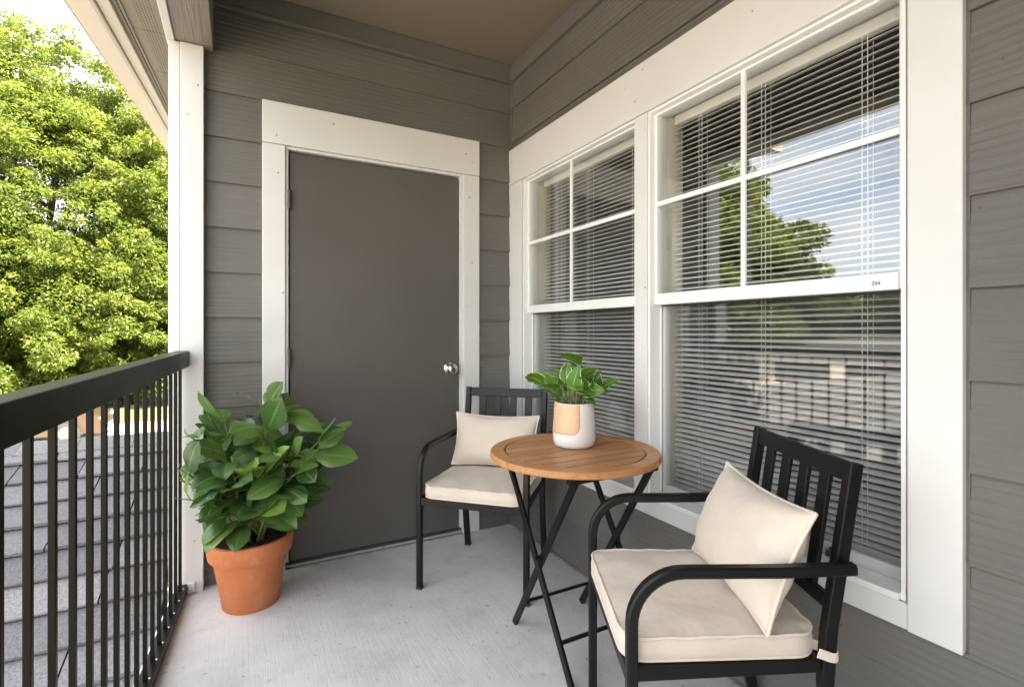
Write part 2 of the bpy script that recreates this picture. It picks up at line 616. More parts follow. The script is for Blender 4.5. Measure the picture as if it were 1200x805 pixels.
# ------------------------------------------------------------------ balcony floor and ceiling
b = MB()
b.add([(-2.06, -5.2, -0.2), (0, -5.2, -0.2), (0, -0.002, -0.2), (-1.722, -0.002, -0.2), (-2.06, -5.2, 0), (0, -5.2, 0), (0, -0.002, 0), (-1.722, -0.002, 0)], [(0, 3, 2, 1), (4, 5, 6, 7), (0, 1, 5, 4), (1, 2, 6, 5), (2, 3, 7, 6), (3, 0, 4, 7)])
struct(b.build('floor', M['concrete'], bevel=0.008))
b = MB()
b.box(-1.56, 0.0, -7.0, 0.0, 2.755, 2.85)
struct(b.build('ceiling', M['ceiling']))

PITCH = 0.2075
def lap(bm, axis, a0, a1, z0, z1, off, face, sgn, holes=()):
    """lap siding strip: courses whose lower edge is proud; face = plane coordinate; sgn = outward sign"""
    k0 = math.floor((z0 - off) / PITCH)
    z = off + k0 * PITCH
    while z < z1 - 1e-6:
        lo, hi = max(z, z0), min(z + PITCH, z1)
        if hi - lo > 0.003:
            pieces = [(a0, a1, lo, hi)]
            for (h0, h1, hz0, hz1) in holes:
                new = []
                for (p0, p1, q0, q1) in pieces:
                    if q1 <= hz0 or q0 >= hz1 or p1 <= h0 or p0 >= h1:
                        new.append((p0, p1, q0, q1))
                        continue
                    if p0 < h0:
                        new.append((p0, h0, q0, q1))
                    if p1 > h1:
                        new.append((h1, p1, q0, q1))
                    if q0 < hz0:
                        new.append((max(p0, h0), min(p1, h1), q0, hz0))
                    if q1 > hz1:
                        new.append((max(p0, h0), min(p1, h1), hz1, q1))
                pieces = new
            rn = random.random()
            for (p0, p1, q0, q1) in pieces:
                d0 = 0.013 * (1 - (q0 - z) / PITCH) + 0.002
                d1 = 0.013 * (1 - (q1 - z) / PITCH) + 0.002
                back = -0.012
                def P(a, d, zz):
                    return (a, face + sgn * d, zz) if axis == 'x' else (face + sgn * d, a, zz)
                vv = [P(p0, back, q0), P(p1, back, q0), P(p1, d0, q0), P(p0, d0, q0),
                      P(p0, back, q1), P(p1, back, q1), P(p1, d1, q1), P(p0, d1, q1)]
                bm.add(vv, [(0, 3, 2, 1), (4, 5, 6, 7), (0, 1, 5, 4), (1, 2, 6, 5), (2, 3, 7, 6), (3, 0, 4, 7)], rn)
        z += PITCH

# ------------------------------------------------------------------ door wall (plane y = 0, faces -y)
dw = thing('door_wall', 'grey lap siding end wall with a white framed plain grey storage door', 'wall', (0, 0, 0))
bm = MB()
lap(bm, 'x', -1.715, -0.018, -0.02, 2.645, 0.186, 0.0, -1, holes=((-1.30, -0.29, -0.1, 2.12),))
bm.build('siding', M['siding_x'], dw)
bm = MB()
bm.box(-1.72, 0.0, -0.028, 0.012, 2.647, 2.754)
bm.box(-1.72, 0.0, -0.034, -0.028, 2.647, 2.662)
bm.build('frieze_board', M['grey'], dw, bevel=0.003)
bm = MB()
bm.box(-0.017, -0.0005, -0.02, 0.012, 0.0, 2.646)
bm.build('corner_strip', M['grey'], dw, bevel=0.002)
# backing and side of the closet
bm = MB()
bm.box(-1.70, 0.1, 0.125, 0.16, -0.2, 2.9)
bm.box(-1.70, -1.66, 0.013, 3.2, -2.3, 2.52)
bm.build('wall_core', M['grey'], dw)
# casing
bm = MB()
bm.box(-1.362, -1.262, -0.024, 0.012, 0.0, 2.058)
bm.box(-0.327, -0.228, -0.024, 0.012, 0.0, 2.058)
bm.box(-1.362, -0.228, -0.026, 0.012, 2.0605, 2.262)
bm.build('door_trim', M['white'], dw, bevel=0.003)
bm = MB()
bm.box(-1.2615, -1.247, -0.010, 0.10, 0.03, 2.046)
bm.box(-0.342, -0.3275, -0.010, 0.10, 0.03, 2.046)
bm.box(-1.2615, -0.3275, -0.010, 0.10, 2.0465, 2.060)
bm.build('door_jamb', M['white'], dw, bevel=0.002)
bm = MB()
bm.box(-1.262, -0.328, -0.006, 0.10, 0.0, 0.012)
bm.build('threshold', M['concrete'], dw, bevel=0.004)
bm = MB()
bm.box(-1.240, -0.347, 0.006, 0.048, 0.024, 2.037)
door = bm.build('door', M['door'], dw, bevel=0.003)
bm = MB()
bm.box(-1.238, -0.349, 0.002, 0.006, 0.016, 0.03)
bm.build('door_sweep', M['rubber'], door)
bm = MB()
kz = 0.948
bm.lathe([(0.0, 0.0), (0.033, 0.0), (0.033, 0.004), (0.028, 0.009), (0.013, 0.012), (0.011, 0.026), (0.017, 0.031), (0.027, 0.040), (0.030, 0.052), (0.027, 0.062), (0.018, 0.068), (0.0, 0.069)], 32, (-0.405, 0.004, kz), 'y')
bm.build('knob', M['chrome'], door, smooth='auto')
bm = MB()
bm.lathe([(0.0, 0.0), (0.008, 0.0), (0.007, 0.003), (0.0, 0.003)], 16, (-0.405, -0.064, kz), 'y')
bm.build('keyhole', M['dark_metal'], door)
bm = MB()
bm.box(-0.342, -0.3405, -0.008, 0.0, kz - 0.035, kz + 0.035)
bm.box(-0.3435, -0.3415, -0.013, -0.008, kz - 0.02, kz + 0.02)
bm.build('strike_plate', M['chrome'], dw, bevel=0.001)
for hz in (1.80, 1.03, 0.26):
    bm = MB()
    bm.lathe([(0.007, -0.045), (0.007, 0.045)], 12, (-1.2435, -0.0125, hz))
    bm.lathe([(0.004, 0.045), (0.006, 0.049), (0.0, 0.053)], 12, (-1.2435, -0.0125, hz))
    bm.box(-1.2455, -1.2415, -0.012, 0.006, hz - 0.045, hz + 0.045)
    bm.build('hinge', M['dark_metal'], door, smooth='auto')

# ------------------------------------------------------------------ window wall (plane x = 0, faces -x)
ww = thing('window_wall', 'long grey lap siding wall holding two white framed windows', 'wall', (0, -1.2, 0))
ww.location = (0, 0, 0)
bm = MB()
lap(bm, 'y', -6.5, -0.0005, -0.02, 2.655, 0.4235, 0.0, -1, holes=((-2.186, 0.0, 0.43, 2.24), ))
bm.build('siding', M['siding_y'], ww)
bm = MB()
bm.box(-0.026, 0.012, -6.5, -0.001, 2.657, 2.754)
bm.build('frieze_board', M['grey'], ww, bevel=0.003)
# wall core: blocks light around the openings
T0, T1 = 0.013, 0.17
OW = [(-1.095, -0.165), (-2.055, -1.180)]      # window openings along y
OZ0, OZ1 = 0.505, 2.035
bm = MB()
bm.box(T0, T1, -7.0, -2.056, GZ, 2.9)
bm.box(T0, T1, -1.18, -1.095, 0.505, 2.1)
bm.box(T0, T1, -0.165, 0.12, GZ, 2.9)
bm.box(T0, T1, -2.056, -0.165, GZ, 0.505)
bm.box(T0, T1, -2.056, -0.165, 2.10, 2.9)
bm.build('wall_core', M['grey'], ww)
# white trim boards
bm = MB()
bm.box(-0.024, 0.011, -2.0695, -0.003, 2.038, 2.246)          # head
bm.box(-0.022, 0.011, -0.150, -0.003, 0.425, 2.0365)          # left
bm.box(-0.024, 0.011, -2.178, -2.0705, 0.425, 2.246)          # right
bm.box(-0.019, 0.011, -1.1715, -1.1040, 0.503, 2.0365)          # mullion board
bm.box(-0.019, 0.011, -2.0695, -0.1515, 0.425, 0.489)         # bottom
bm.build('window_trim', M['white'], ww, bevel=0.003)
# dark caulk strip between siding and trim
one('caulk_strip', M['siding_y'], -0.006, 0.0115, -2.1855, -2.1785, 0.43, 2.24, ww)

def window(y0, y1, sticker):
    """y0 < y1; a double hung vinyl window"""
    bm = MB()
    f = 0.018
    fs = 0.011
    x0, x1 = -0.012, 0.082
    y0, y1 = y0 - 0.008, y1 + 0.008
    z0, z1 = 0.4905, 2.0375
    bm.box(x0, x1, y0, y0 + fs, z0, z1)
    bm.box(x0, x1, y1 - fs, y1, z0, z1)
    bm.box(x0, x1, y0 + fs, y1 - fs, z1 - 0.010, z1)
    bm.box(x0 - 0.012, x1, y0 + fs, y1 - fs, z0, z0 + f)
    # inner stops
    for yy in (y0 + fs, y1 - fs - 0.006):
        bm.box(0.042, 0.05, yy, yy + 0.006, z0 + f, z1 - f)
    win = bm.build('window', M['vinyl'], ww, bevel=0.002)
    a0, a1 = y0 + fs, y1 - fs
    zm = 1.285
    s = 0.014
    bm = MB()
    X0, X1 = 0.012, 0.040
    bm.box(X0, X1, a0, a0 + s, zm - 0.02, z1 - 0.0105)
    bm.box(X0, X1, a1 - s, a1, zm - 0.02, z1 - 0.0105)
    bm.box(X0, X1, a0 + s, a1 - s, z1 - 0.019, z1 - 0.0105)
    bm.box(X0 - 0.004, X1, a0 + s, a1 - s, zm - 0.022, zm + 0.022)
    bm.build('upper_sash', M['vinyl'], win, bevel=0.002)
    bm = MB()
    bm.box(0.023, 0.029, a0 + s, a1 - s, zm + 0.022, z1 - 0.019)
    bm.build('pane', M['glass'], win)
    ym = (y0 + y1) / 2 + (0.03 if y0 < -1.5 else 0.03)
    bm = MB()
    bm.box(0.012, 0.0225, ym - 0.008, ym + 0.008, zm + 0.022, z1 - 0.019)
    bm.box(0.0125, 0.022, a0 + s, ym - 0.008, 1.656, 1.674)
    bm.box(0.0125, 0.022, ym + 0.008, a1 - s, 1.656, 1.674)
    bm.build('muntin', M['vinyl'], win, bevel=0.001)
    bm = MB()
    X0, X1 = 0.052, 0.080
    s2 = 0.02
    bm.box(X0, X1, a0, a0 + s2, z0 + f, zm + 0.018)
    bm.box(X0, X1, a1 - s2, a1, z0 + f, zm + 0.018)
    bm.box(X0, X1, a0 + s2, a1 - s2, z0 + f, z0 + f + 0.034)
    bm.box(X0, X1, a0 + s2, a1 - s2, zm - 0.018, zm + 0.018)
    bm.build('lower_sash', M['vinyl'], win, bevel=0.002)
    bm = MB()
    bm.box(0.063, 0.069, a0 + s2, a1 - s2, z0 + f + 0.034, zm - 0.018)
    bm.build('pane', M['glass'], win)
    # dark screen gasket that edges the lower opening
    bm = MB()
    g = 0.005
    bm.box(0.044, 0.0515, a0, a0 + g, z0 + f, zm - 0.0225)
    bm.box(0.044, 0.0515, a1 - g, a1, z0 + f, zm - 0.0225)
    bm.box(0.044, 0.0515, a0 + g, a1 - g, zm - 0.0275, zm - 0.0225)
    bm.build('gasket', M['rubber'], win)
    bm = MB()
    bm.box(0.0462, 0.0468, a0 + g + 0.001, a1 - g - 0.001, z0 + f + 0.001, zm - 0.0285)
    bm.build('insect_screen', M['screen'], win)
    bm = MB()
    yl = y0 + 0.20
    bm.box(0.034, 0.0455, yl - 0.02, yl + 0.02, z0 + f + 0.001, z0 + f + 0.016)
    bm.box(0.030, 0.0455, yl - 0.008, yl + 0.008, z0 + f + 0.016, z0 + f + 0.03)
    bm.build('latch', M['rubber'], win, bevel=0.001)
    # interior reveal, cream
    bm = MB()
    r0, r1 = 0.0835, 0.17
    bm.box(r0, r1, y0 + 0.001, y0 + 0.012, 0.50, 2.10)
    bm.box(r0, r1, y1 - 0.012, y1 - 0.001, 0.50, 2.10)
    bm.box(r0, r1, y0 + 0.012, y1 - 0.012, 2.042, 2.099)
    bm.box(r0, r1, y0 + 0.012, y1 - 0.012, 0.506, 0.517)
    bm.build('reveal', M['cream_reveal'], win)
    if sticker:
        bm = MB()
        ys = y0 + 0.075
        bm.box(0.0065, 0.0078, ys - 0.017, ys + 0.017, 1.275, 1.289)
        st = bm.build('sticker', M['white'], win)
        return win, ys
    return win, None

win1, _ = window(*OW[0], False)
win2, ys = window(*OW[1], True)
# the small printed number on the sash: 294
fc = bpy.data.curves.new('number', 'FONT')
fc.body = '294'
fc.size = 0.014
fc.align_x = 'CENTER'
fc.extrude = 0.0002
to = bpy.data.objects.new('number', fc)
col.objects.link(to)
deps = bpy.context.evaluated_depsgraph_get()
me = bpy.data.meshes.new_from_object(to.evaluated_get(deps))
bpy.data.objects.remove(to)
me.transform(Matrix.Translation((0.0062, ys, 1.2772)) @ Matrix(((0, 0, -1, 0), (-1, 0, 0, 0), (0, 1, 0, 0), (0, 0, 0, 1))))
me.materials.clear()
me.materials.append(M['rubber'])
no = bpy.data.objects.new('number', me)
col.objects.link(no)
no.parent = win2

# the room behind
bm = MB()
RX = 4.2
bm.box(T1 + 0.001, RX, -4.5, 1.0, -0.12, -0.02)
bm.box(T1 + 0.001, RX, -4.5, 1.0, 2.6, 2.7)
bm.box(RX, RX + 0.1, -4.5, 1.0, -0.12, 2.7)
bm.box(T1 + 0.001, RX, 1.0, 1.1, -0.12, 2.7)
bm.box(T1 + 0.001, RX, -4.6, -4.5, -0.12, 2.7)
struct(bm.build('room', M['room']))

# ------------------------------------------------------------------ end wall of the balcony, behind the viewer
ew = thing('end_wall', 'grey lap siding wall closing the balcony behind the viewer', 'wall', (0, 0, 0))
bm = MB()
bm.box(-1.60, -0.03, -4.62, -4.45, -0.02, 2.75)
bm.build('wall_core', M['grey'], ew)
bm = MB()
lap(bm, 'x', -1.60, -0.03, 0.0, 2.655, 0.186, -4.437, 1)
bm.build('siding', M['siding_x'], ew)

# ------------------------------------------------------------------ blinds
def blind(y0, y1, label):
    t = thing('window_blind', label, 'blind', (0.131, (y0 + y1) / 2, 0.53), 0, 'white slatted blinds behind the windows')
    hw = (y1 - y0) / 2
    zb = 0.53
    bm = MB()
    bm.box(-0.016, 0.016, -hw, hw, 2.003 - zb, 2.040 - zb)
    bm.build('headrail', M['blind'], t, bevel=0.003)
    tilt = R(16)
    Vs, Fs = [], []
    z = 0.552
    bm = MB()
    k = 0
    while z < 1.992:
        n = 4
        ring = []
        tl = tilt + R(random.uniform(-2.6, 2.6))
        sag = random.uniform(-0.0018, 0.0006)
        for s_ in (-1, -0.5, 0, 0.5, 1):
            xx = s_ * 0.0142
            zz = 0.0026 * (1 - s_ * s_)
            X = xx * math.cos(tl) - zz * math.sin(tl)
            Z = xx * math.sin(tl) + zz * math.cos(tl)
            ring.append((X, Z))
        vv = []
        for yy, sg in ((-hw, 0), (0, sag), (hw, 0)):
            for (X, Z) in ring:
                vv.append((X, yy, z - zb + Z + sg))
            for (X, Z) in ring:
                vv.append((X, yy, z - zb + Z + sg - 0.0011))
        ff = []
        for q in (0, 1):
            o_ = q * 10
            for j in range(4):
                ff.append((o_ + j, o_ + j + 1, o_ + 10 + j + 1, o_ + 10 + j))
                ff.append((o_ + 5 + j + 1, o_ + 5 + j, o_ + 15 + j, o_ + 15 + j + 1))
            ff.append((o_ + 0, o_ + 10, o_ + 15, o_ + 5))
            ff.append((o_ + 4, o_ + 9, o_ + 19, o_ + 14))
        bm.add(vv, ff)
        z += 0.0205
        k += 1
    bm.build('slat_panel', M['blind'], t)
    bm = MB()
    bm.box(-0.012, 0.012, -hw, hw, -0.007, 0.009)
    bm.build('bottom_rail', M['blind'], t, bevel=0.003)
    bm = MB()
    for yy in (-hw + 0.13, 0.02, hw - 0.14):
        for xx in (-0.0145, 0.0145):
            bm.box(xx - 0.0007, xx + 0.0007, yy - 0.0008, yy + 0.0008, 0.008, 2.004 - zb)
        bm.box(-0.0152, -0.0138, yy + 0.014, yy + 0.0155, 0.008, 2.004 - zb)
    bm.build('ladder_cord', M['blind'], t)
    bm = MB()
    yy = -hw + 0.045
    bm.tube([(-0.02, yy, 1.985 - zb), (-0.022, yy, 1.2 - zb)], 0.003, 8)
    bm.build('wand', M['blind'], t)
    return t

blind(-1.083, -0.182, 'white slatted blind behind the left window nearest the door wall')
blind(-2.044, -1.190, 'white slatted blind behind the right window with the sky reflected in it')

# ------------------------------------------------------------------ post, beam, eaves
pt = thing('corner_post', 'white painted wooden corner post where the black railing ends', 'post', (-1.665, -0.02, 0))
bm = MB()
bm.box(-0.022, 0.067, -0.038, 0.0, 0.012, 2.43)
bm.build('front_board', M['white'], pt, bevel=0.003)
bm = MB()
bm.box(-0.065, -0.0235, -0.033, 0.005, 0.012, 2.43)
bm.build('edge_board', M['white'], pt, bevel=0.003)
bm = MB()
bm.box(-0.0225, 0.064, -0.041, -0.0385, 0.0, 0.11)
bm.build('base_board', M['white'], pt, bevel=0.004)

bmg = thing('roof_beam', 'taupe grained beam above the railing with a white outer board', 'beam', (-1.62, -2.2, 2.43))
bm = MB()
bm.box(-0.085, 0.058, -4.8, 2.19, 0.003, 0.42)
bm.build('beam_casing', M['beam'], bmg, bevel=0.003)
bm = MB()
bm.box(-0.118, -0.0865, -4.8, 2.19, -0.004, 0.42)
bm.build('outer_board', M['white'], bmg, bevel=0.003)

ev = thing('roof_eave', 'cream gutter and perforated taupe soffit along the roof edge', 'roof eave', (-1.9, 0, 2.56))
SL = 0.131
def slab(bm, x0, x1, y0, y1, z0, z1):
    """box that rises with y at slope SL; z measured at y = 0"""
    vv = []
    for zz in (z0, z1):
        for (x, y) in ((x0, y0), (x1, y0), (x1, y1), (x0, y1)):
            vv.append((x, y, zz + SL * y))
    bm.add(vv, [(0, 3, 2, 1), (4, 5, 6, 7), (0, 1, 5, 4), (1, 2, 6, 5), (2, 3, 7, 6), (3, 0, 4, 7)])
Y0, Y1 = -0.3, 7.5
bm = MB()
slab(bm, -0.215, -0.118, Y0, Y1, 0.0, 0.012)
slab(bm, -0.227, -0.215, Y0, Y1, 0.0, 0.11)
slab(bm, -0.118, -0.110, Y0, Y1, 0.0, 0.11)
bm.build('gutter', M['gutter'], ev, bevel=0.004)
bm = MB()
slab(bm, -0.106, -0.055, Y0, Y1, 0.018, 0.12)
bm.build('fascia_board', M['gutter'], ev, bevel=0.003)
bm = MB()
slab(bm, -0.054, -0.034, Y0, Y1, 0.034, 0.06)
slab(bm, -0.028, -0.016, Y0, Y1, 0.028, 0.06)
bm.build('soffit_channel', M['soffit'], ev, bevel=0.002)

def soffit_mat():
    m, n, b, o = new_mat('perforated_soffit')
    v = coords(n, (1, 1, 1))
    sx = n.nodes.new('ShaderNodeSeparateXYZ')
    n.links.new(v, sx.inputs[0])
    fx = mathn(n, 'SUBTRACT', mathn(n, 'FRACT', mathn(n, 'MULTIPLY', sx.outputs[0], 80.0)), 0.5)
    fy = mathn(n, 'SUBTRACT', mathn(n, 'FRACT', mathn(n, 'MULTIPLY', sx.outputs[1], 40.0)), 0.5)
    d = mathn(n, 'ADD', mathn(n, 'MULTIPLY', fx, fx), mathn(n, 'MULTIPLY', fy, fy))
    hole = mathn(n, 'LESS_THAN', d, 0.07)
    band = mathn(n, 'MULTIPLY', mathn(n, 'GREATER_THAN', sx.outputs[0], 0.03), mathn(n, 'LESS_THAN', sx.outputs[0], 0.10))
    hole = mathn(n, 'MULTIPLY', hole, band)
    c = mixc(n, hole, (0.26, 0.22, 0.175), (0.04, 0.035, 0.03))
    n.links.new(c, b.inputs['Base Color'])
    b.inputs['Roughness'].default_value = 0.6
    return m
M['perf'] = soffit_mat()
bm = MB()
for k in range(12):
    y0 = Y0 + k * 0.65
    slab(bm, -0.016, 0.16, y0 + 0.003, y0 + 0.648, 0.036, 0.05)
slab(bm, -0.12, 0.16, Y0, Y1, 0.051, 0.06)
bm.build('soffit_panel', M['perf'], ev)

# roof over the balcony: one sloped covering, seen only as shade
rf = thing('house_roof', 'roof of the house above the balcony ceiling', 'roof', (0, 0, 2.86))
bm = MB()
def quad_slab(bm, pts, th):
    vv = [tuple(p) for p in pts] + [(p[0], p[1], p[2] + th) for p in pts]
    bm.add(vv, [(3, 2, 1, 0), (4, 5, 6, 7), (0, 1, 5, 4), (1, 2, 6, 5), (2, 3, 7, 6), (3, 0, 4, 7)])
quad_slab(bm, [(-1.75, -9, 0.0), (5, -9, 2.4), (5, 0.0, 2.4), (-1.75, 0.0, 0.0)], 0.1)
quad_slab(bm, [(5.01, -9, 2.4), (11, -9, 0), (11, 8, 0), (5.01, 8, 2.4)], 0.1)
quad_slab(bm, [(-1.7, 0.01, 0.2), (5, 0.01, 2.4), (5, 8, 2.4), (-1.7, 8, 1.2)], 0.1)
bm.build('roof_covering', M['shingle'], rf)

# ------------------------------------------------------------------ railing
rl = thing('balcony_railing', 'black metal balcony railing with square balusters', 'railing', (-1.678, -0.045, 0), R(-3.73))
RE = -4.9
bm = MB()
bm.sweep([(0, RE, 0.980 + 0.032 - 0.0103 * 3.4), (0, 0.004, 1.037)], 0.052, 0.070, (0, 0, 1))
bm.build('top_rail', M['rail'], rl, bevel=0.003)
bm = MB()
bm.box(-0.022, 0.020, RE, 0.004, 0.040, 0.046)
bm.box(0.0145, 0.020, RE, 0.004, 0.006, 0.0395)
bm.box(-0.022, -0.0165, RE, 0.004, 0.006, 0.0395)
bm.build('bottom_rail', M['rail'], rl, bevel=0.002)
y = -0.062
while y > RE + 0.05:
    bm = MB()
    bm.box(-0.006, 0.006, y - 0.006, y + 0.006, 0.0465, 1.004 + 0.0103 * y)
    bl = bm.build('baluster', M['rail'], rl, bevel=0.001)
    bm = MB()
    bm.lathe([(0.0, 0.0), (0.0045, 0.0), (0.004, 0.002), (0.0, 0.0028)], 10, (0.0115, y, 0.0462))
    bm.build('screw', M['chrome'], bl)
    y -= 0.1025
bm = MB()
bm.box(-0.024, 0.040, 0.0035, 0.0062, 0.985, 1.072)
bm.build('wall_bracket', M['white'], rl, bevel=0.001)
bm = MB()
bm.box(0.021, 0.05, -0.028, 0.002, 0.01, 0.05)
bm.build('foot_bracket', M['white'], rl, bevel=0.003)

# ------------------------------------------------------------------ lower shingled roof outside
lb = thing('lower_building', 'lower building with a grey asphalt shingle roof just outside the railing', 'building', (-5.2, -1.0, GZ))
RY, RZ, S = 1.72, 0.414, 0.36
ridge_y, ridge_z = RY + 1.0, RZ - GZ
X0, X1 = -8.0, 3.42            # local: right end stops short of the balcony
bm = MB()
ang = math.atan(S)
def roof_pt(x, d, h, back=False):
    yy = ridge_y - d * math.cos(ang) * (-1 if back else 1)
    return (x, yy + (h * math.sin(ang)) * (1 if back else -1), ridge_z - d * math.sin(ang) + h * math.cos(ang))
exp_ = 0.215
for back in (False, True):
    nrow = 26 if not back else 20
    for r_ in range(nrow):
        d0, d1 = r_ * exp_ + 0.03, (r_ + 1) * exp_ + 0.03 + 0.012
        x = X0 - random.random() * 0.5
        while x < X1:
            wdt = random.choice((0.32, 0.45, 0.6, 0.75))
            xa, xb = max(x, X0), min(x + wdt - 0.007, X1)
            if xb > xa + 0.02:
                th = 0.022 + random.choice((0, 0, 0.007))
                lift = random.uniform(0, 0.002)
                vv = [roof_pt(xa, d0, 0.0, back), roof_pt(xb, d0, 0.0, back), roof_pt(xb, d1, th + lift, back), roof_pt(xa, d1, th + lift, back),
                      roof_pt(xa, d0, -0.02, back), roof_pt(xb, d0, -0.02, back), roof_pt(xb, d1, 0.012, back), roof_pt(xa, d1, 0.012, back)]
                bm.add(vv, [(0, 1, 2, 3), (7, 6, 5, 4), (0, 4, 5, 1), (1, 5, 6, 2), (2, 6, 7, 3), (3, 7, 4, 0)])
            x += wdt
roofo = bm.build('roof', M['shingle'], lb)
bm = MB()
x = X0
while x < X1 - 0.05:
    xb = min(x + 0.30, X1)
    vv = []
    for (d, h) in ((0.0, 0.024), (0.16, 0.020)):
        for xx in (x, xb - 0.004):
            vv.append(roof_pt(xx, d, h + (0.004 if xx == x else 0)))
    for xx in (x, xb - 0.004):
        vv.append(roof_pt(xx, 0.16, h + (0.004 if xx == x else 0), True))
    v0, v1, v2, v3, v4, v5 = vv
    dn = lambda p: (p[0], p[1], p[2] - 0.022)
    bm.add([v0, v1, v3, v2, v4, v5, dn(v2), dn(v3), dn(v4), dn(v5)], [(0, 1, 2, 3), (1, 0, 4, 5), (3, 2, 7, 6), (5, 4, 8, 9), (6, 7, 9, 8), (0, 3, 6, 8, 4), (2, 1, 5, 9, 7)])
    x = xb
bm.build('ridge_cap', M['shingle'], lb)
bm = MB()
bm.box(X0 + 0.2, X1 - 0.01, ridge_y - 4.9, ridge_y + 3.8, 0.0, 0.40)
bm.build('wall', M['gutter'], lb)
bm = MB()
for back in (False, True):
    vv = [roof_pt(X0, 0.0, -0.03, back), roof_pt(X1, 0, -0.03, back), roof_pt(X1, 5.5 if not back else 4.2, -0.03, back), roof_pt(X0, 5.5 if not back else 4.2, -0.03, back)]
    vv += [(p[0], p[1], p[2] - 0.05) for p in vv]
    bm.add(vv, [(0, 1, 2, 3), (7, 6, 5, 4), (0, 4, 5, 1), (1, 5, 6, 2), (2, 6, 7, 3), (3, 7, 4, 0)])
bm.build('roof_deck', M['rubber'], lb)

# ------------------------------------------------------------------ leaves
def rot_from(dirs, ups):
    """arrays of unit x(along leaf) and approx normals -> frames"""
    d = dirs / np.linalg.norm(dirs, axis=1, keepdims=True)
    s = np.cross(d, ups)
    s /= np.linalg.norm(s, axis=1, keepdims=True) + 1e-9
    n = np.cross(s, d)
    return d, s, n

def crown_mesh(name, blobs, count, size, mat, parent, seed, flat=0.5, core=0.35):
    """leaf sprays (two crossed folded leaf-shaped faces) through the crown's volume, denser to the clumps"""
    r = np.random.default_rng(seed)
    # sub clumps inside the blobs
    cl, cr = [], []
    for (c, rad) in blobs:
        m = max(12, int(9 * (rad[0] * rad[1] * rad[2]) ** (2 / 3)))
        u = r.normal(size=(m, 3))
        u /= np.linalg.norm(u, axis=1, keepdims=True)
        rr = r.uniform(core, 1.0, size=(m, 1)) ** 0.6
        cl.append(np.array(c) + u * rr * np.array(rad))
        cr.append(np.full(m, 0.14 * (rad[0] + rad[1]) / 2) * r.uniform(0.5, 1.5, m))
    cl = np.concatenate(cl)
    cr = np.concatenate(cr)
    wgt = cr ** 2
    idx = r.choice(len(cl), size=count, p=wgt / wgt.sum())
    g = r.normal(size=(count, 3))
    g /= np.linalg.norm(g, axis=1, keepdims=True)
    P = cl[idx] + g * (r.uniform(0.25, 1.0, (count, 1)) ** 0.6) * cr[idx][:, None] * np.array([1.2, 1.2, 0.85])
    # droop outward
    D = g * np.array([1, 1, 0.25]) + r.normal(size=(count, 3)) * 0.55 + np.array([0, 0, -0.25])
    U = np.array([0, 0, 1.0]) + r.normal(size=(count, 3)) * flat
    d, s, n = rot_from(D, U)
    L = size * r.uniform(0.6, 1.35, (count, 1))
    W = L * r.uniform(0.34, 0.5, (count, 1))
    v0 = P - d * L * 0.5
    v1 = P + s * W * 0.5 + n * L * 0.06
    v2 = P + d * L * 0.5 - n * L * 0.12
    v3 = P - s * W * 0.5 + n * L * 0.06
    V = np.stack([v0, v1, v2, v3], 1).reshape(-1, 3)
    F = np.arange(count * 4).reshape(-1, 4)
    rn = np.clip(r.normal(0.45, 0.22, count) + (r.uniform(-0.15, 0.15, len(cl))[idx]), 0, 1)
    return np_mesh(name, V, F, mat, parent, face_rnd=rn)

def trunk_mesh(parent, h, rad, limbs, seed, mat='bark'):
    r = random.Random(seed)
    bm = MB()
    pts = [(r.uniform(-.04, .04) * i, r.uniform(-.04, .04) * i, h * i / 6) for i in range(7)]
    bm.tube(pts, rad, 10, [1.25, 1.0, 0.9, 0.8, 0.68, 0.5, 0.25])
    for (p0f, az, ln, el) in limbs:
        base = Vector(pts[int(p0f * 6)])
        q = [base]
        dirv = Vector((math.cos(az) * math.cos(el), math.sin(az) * math.cos(el), math.sin(el)))
        for k in range(1, 6):
            dirv = (dirv + Vector((r.uniform(-.2, .2), r.uniform(-.2, .2), r.uniform(-.05, .2)))).normalized()
            q.append(q[-1] + dirv * ln / 5)
        bm.tube(q, rad * 0.42, 7, [1, 0.85, 0.65, 0.5, 0.35, 0.15])
        for k in (2, 3, 4):
            d2 = (dirv + Vector((r.uniform(-1, 1), r.uniform(-1, 1), r.uniform(-.2, .7)))).normalized()
            e = [q[k], q[k] + d2 * ln * 0.2, q[k] + d2 * ln * 0.36 + Vector((0, 0, ln * 0.06))]
            bm.tube(e, rad * 0.17, 5, [1, 0.6, 0.2])
    return bm.build('trunk', M[mat], parent, smooth=True)

def limbs_for(n, seed, ln, lo=0.3, hi=0.9):
    r = random.Random(seed)
    return [(lo + (hi - lo) * i / n, i * 2.4 + r.uniform(-.4, .4), ln * r.uniform(0.7, 1.1), R(r.uniform(15, 55))) for i in range(n)]

def cam_pt(px, a, z=GZ):
    """world point on the ray column of photo x = px at depth a"""
    yaw = R(28.4)
    u = (px - 600) / 590
    return (-1.456 + a * (math.sin(yaw) + u * math.cos(yaw)), -2.693 + a * (math.cos(yaw) - u * math.sin(yaw)), z)

def tree(name, label, cat, loc, h, rad, blobs, count, size, seed, mat='tree_leaf', group='trees beyond the balcony', limb=4.0):
    t = thing(name, label, cat, loc, 0, group)
    trunk_mesh(t, h, rad, limbs_for(9, seed, limb), seed)
    crown_mesh('crown', blobs, count, size, M[mat], t, seed)
    return t

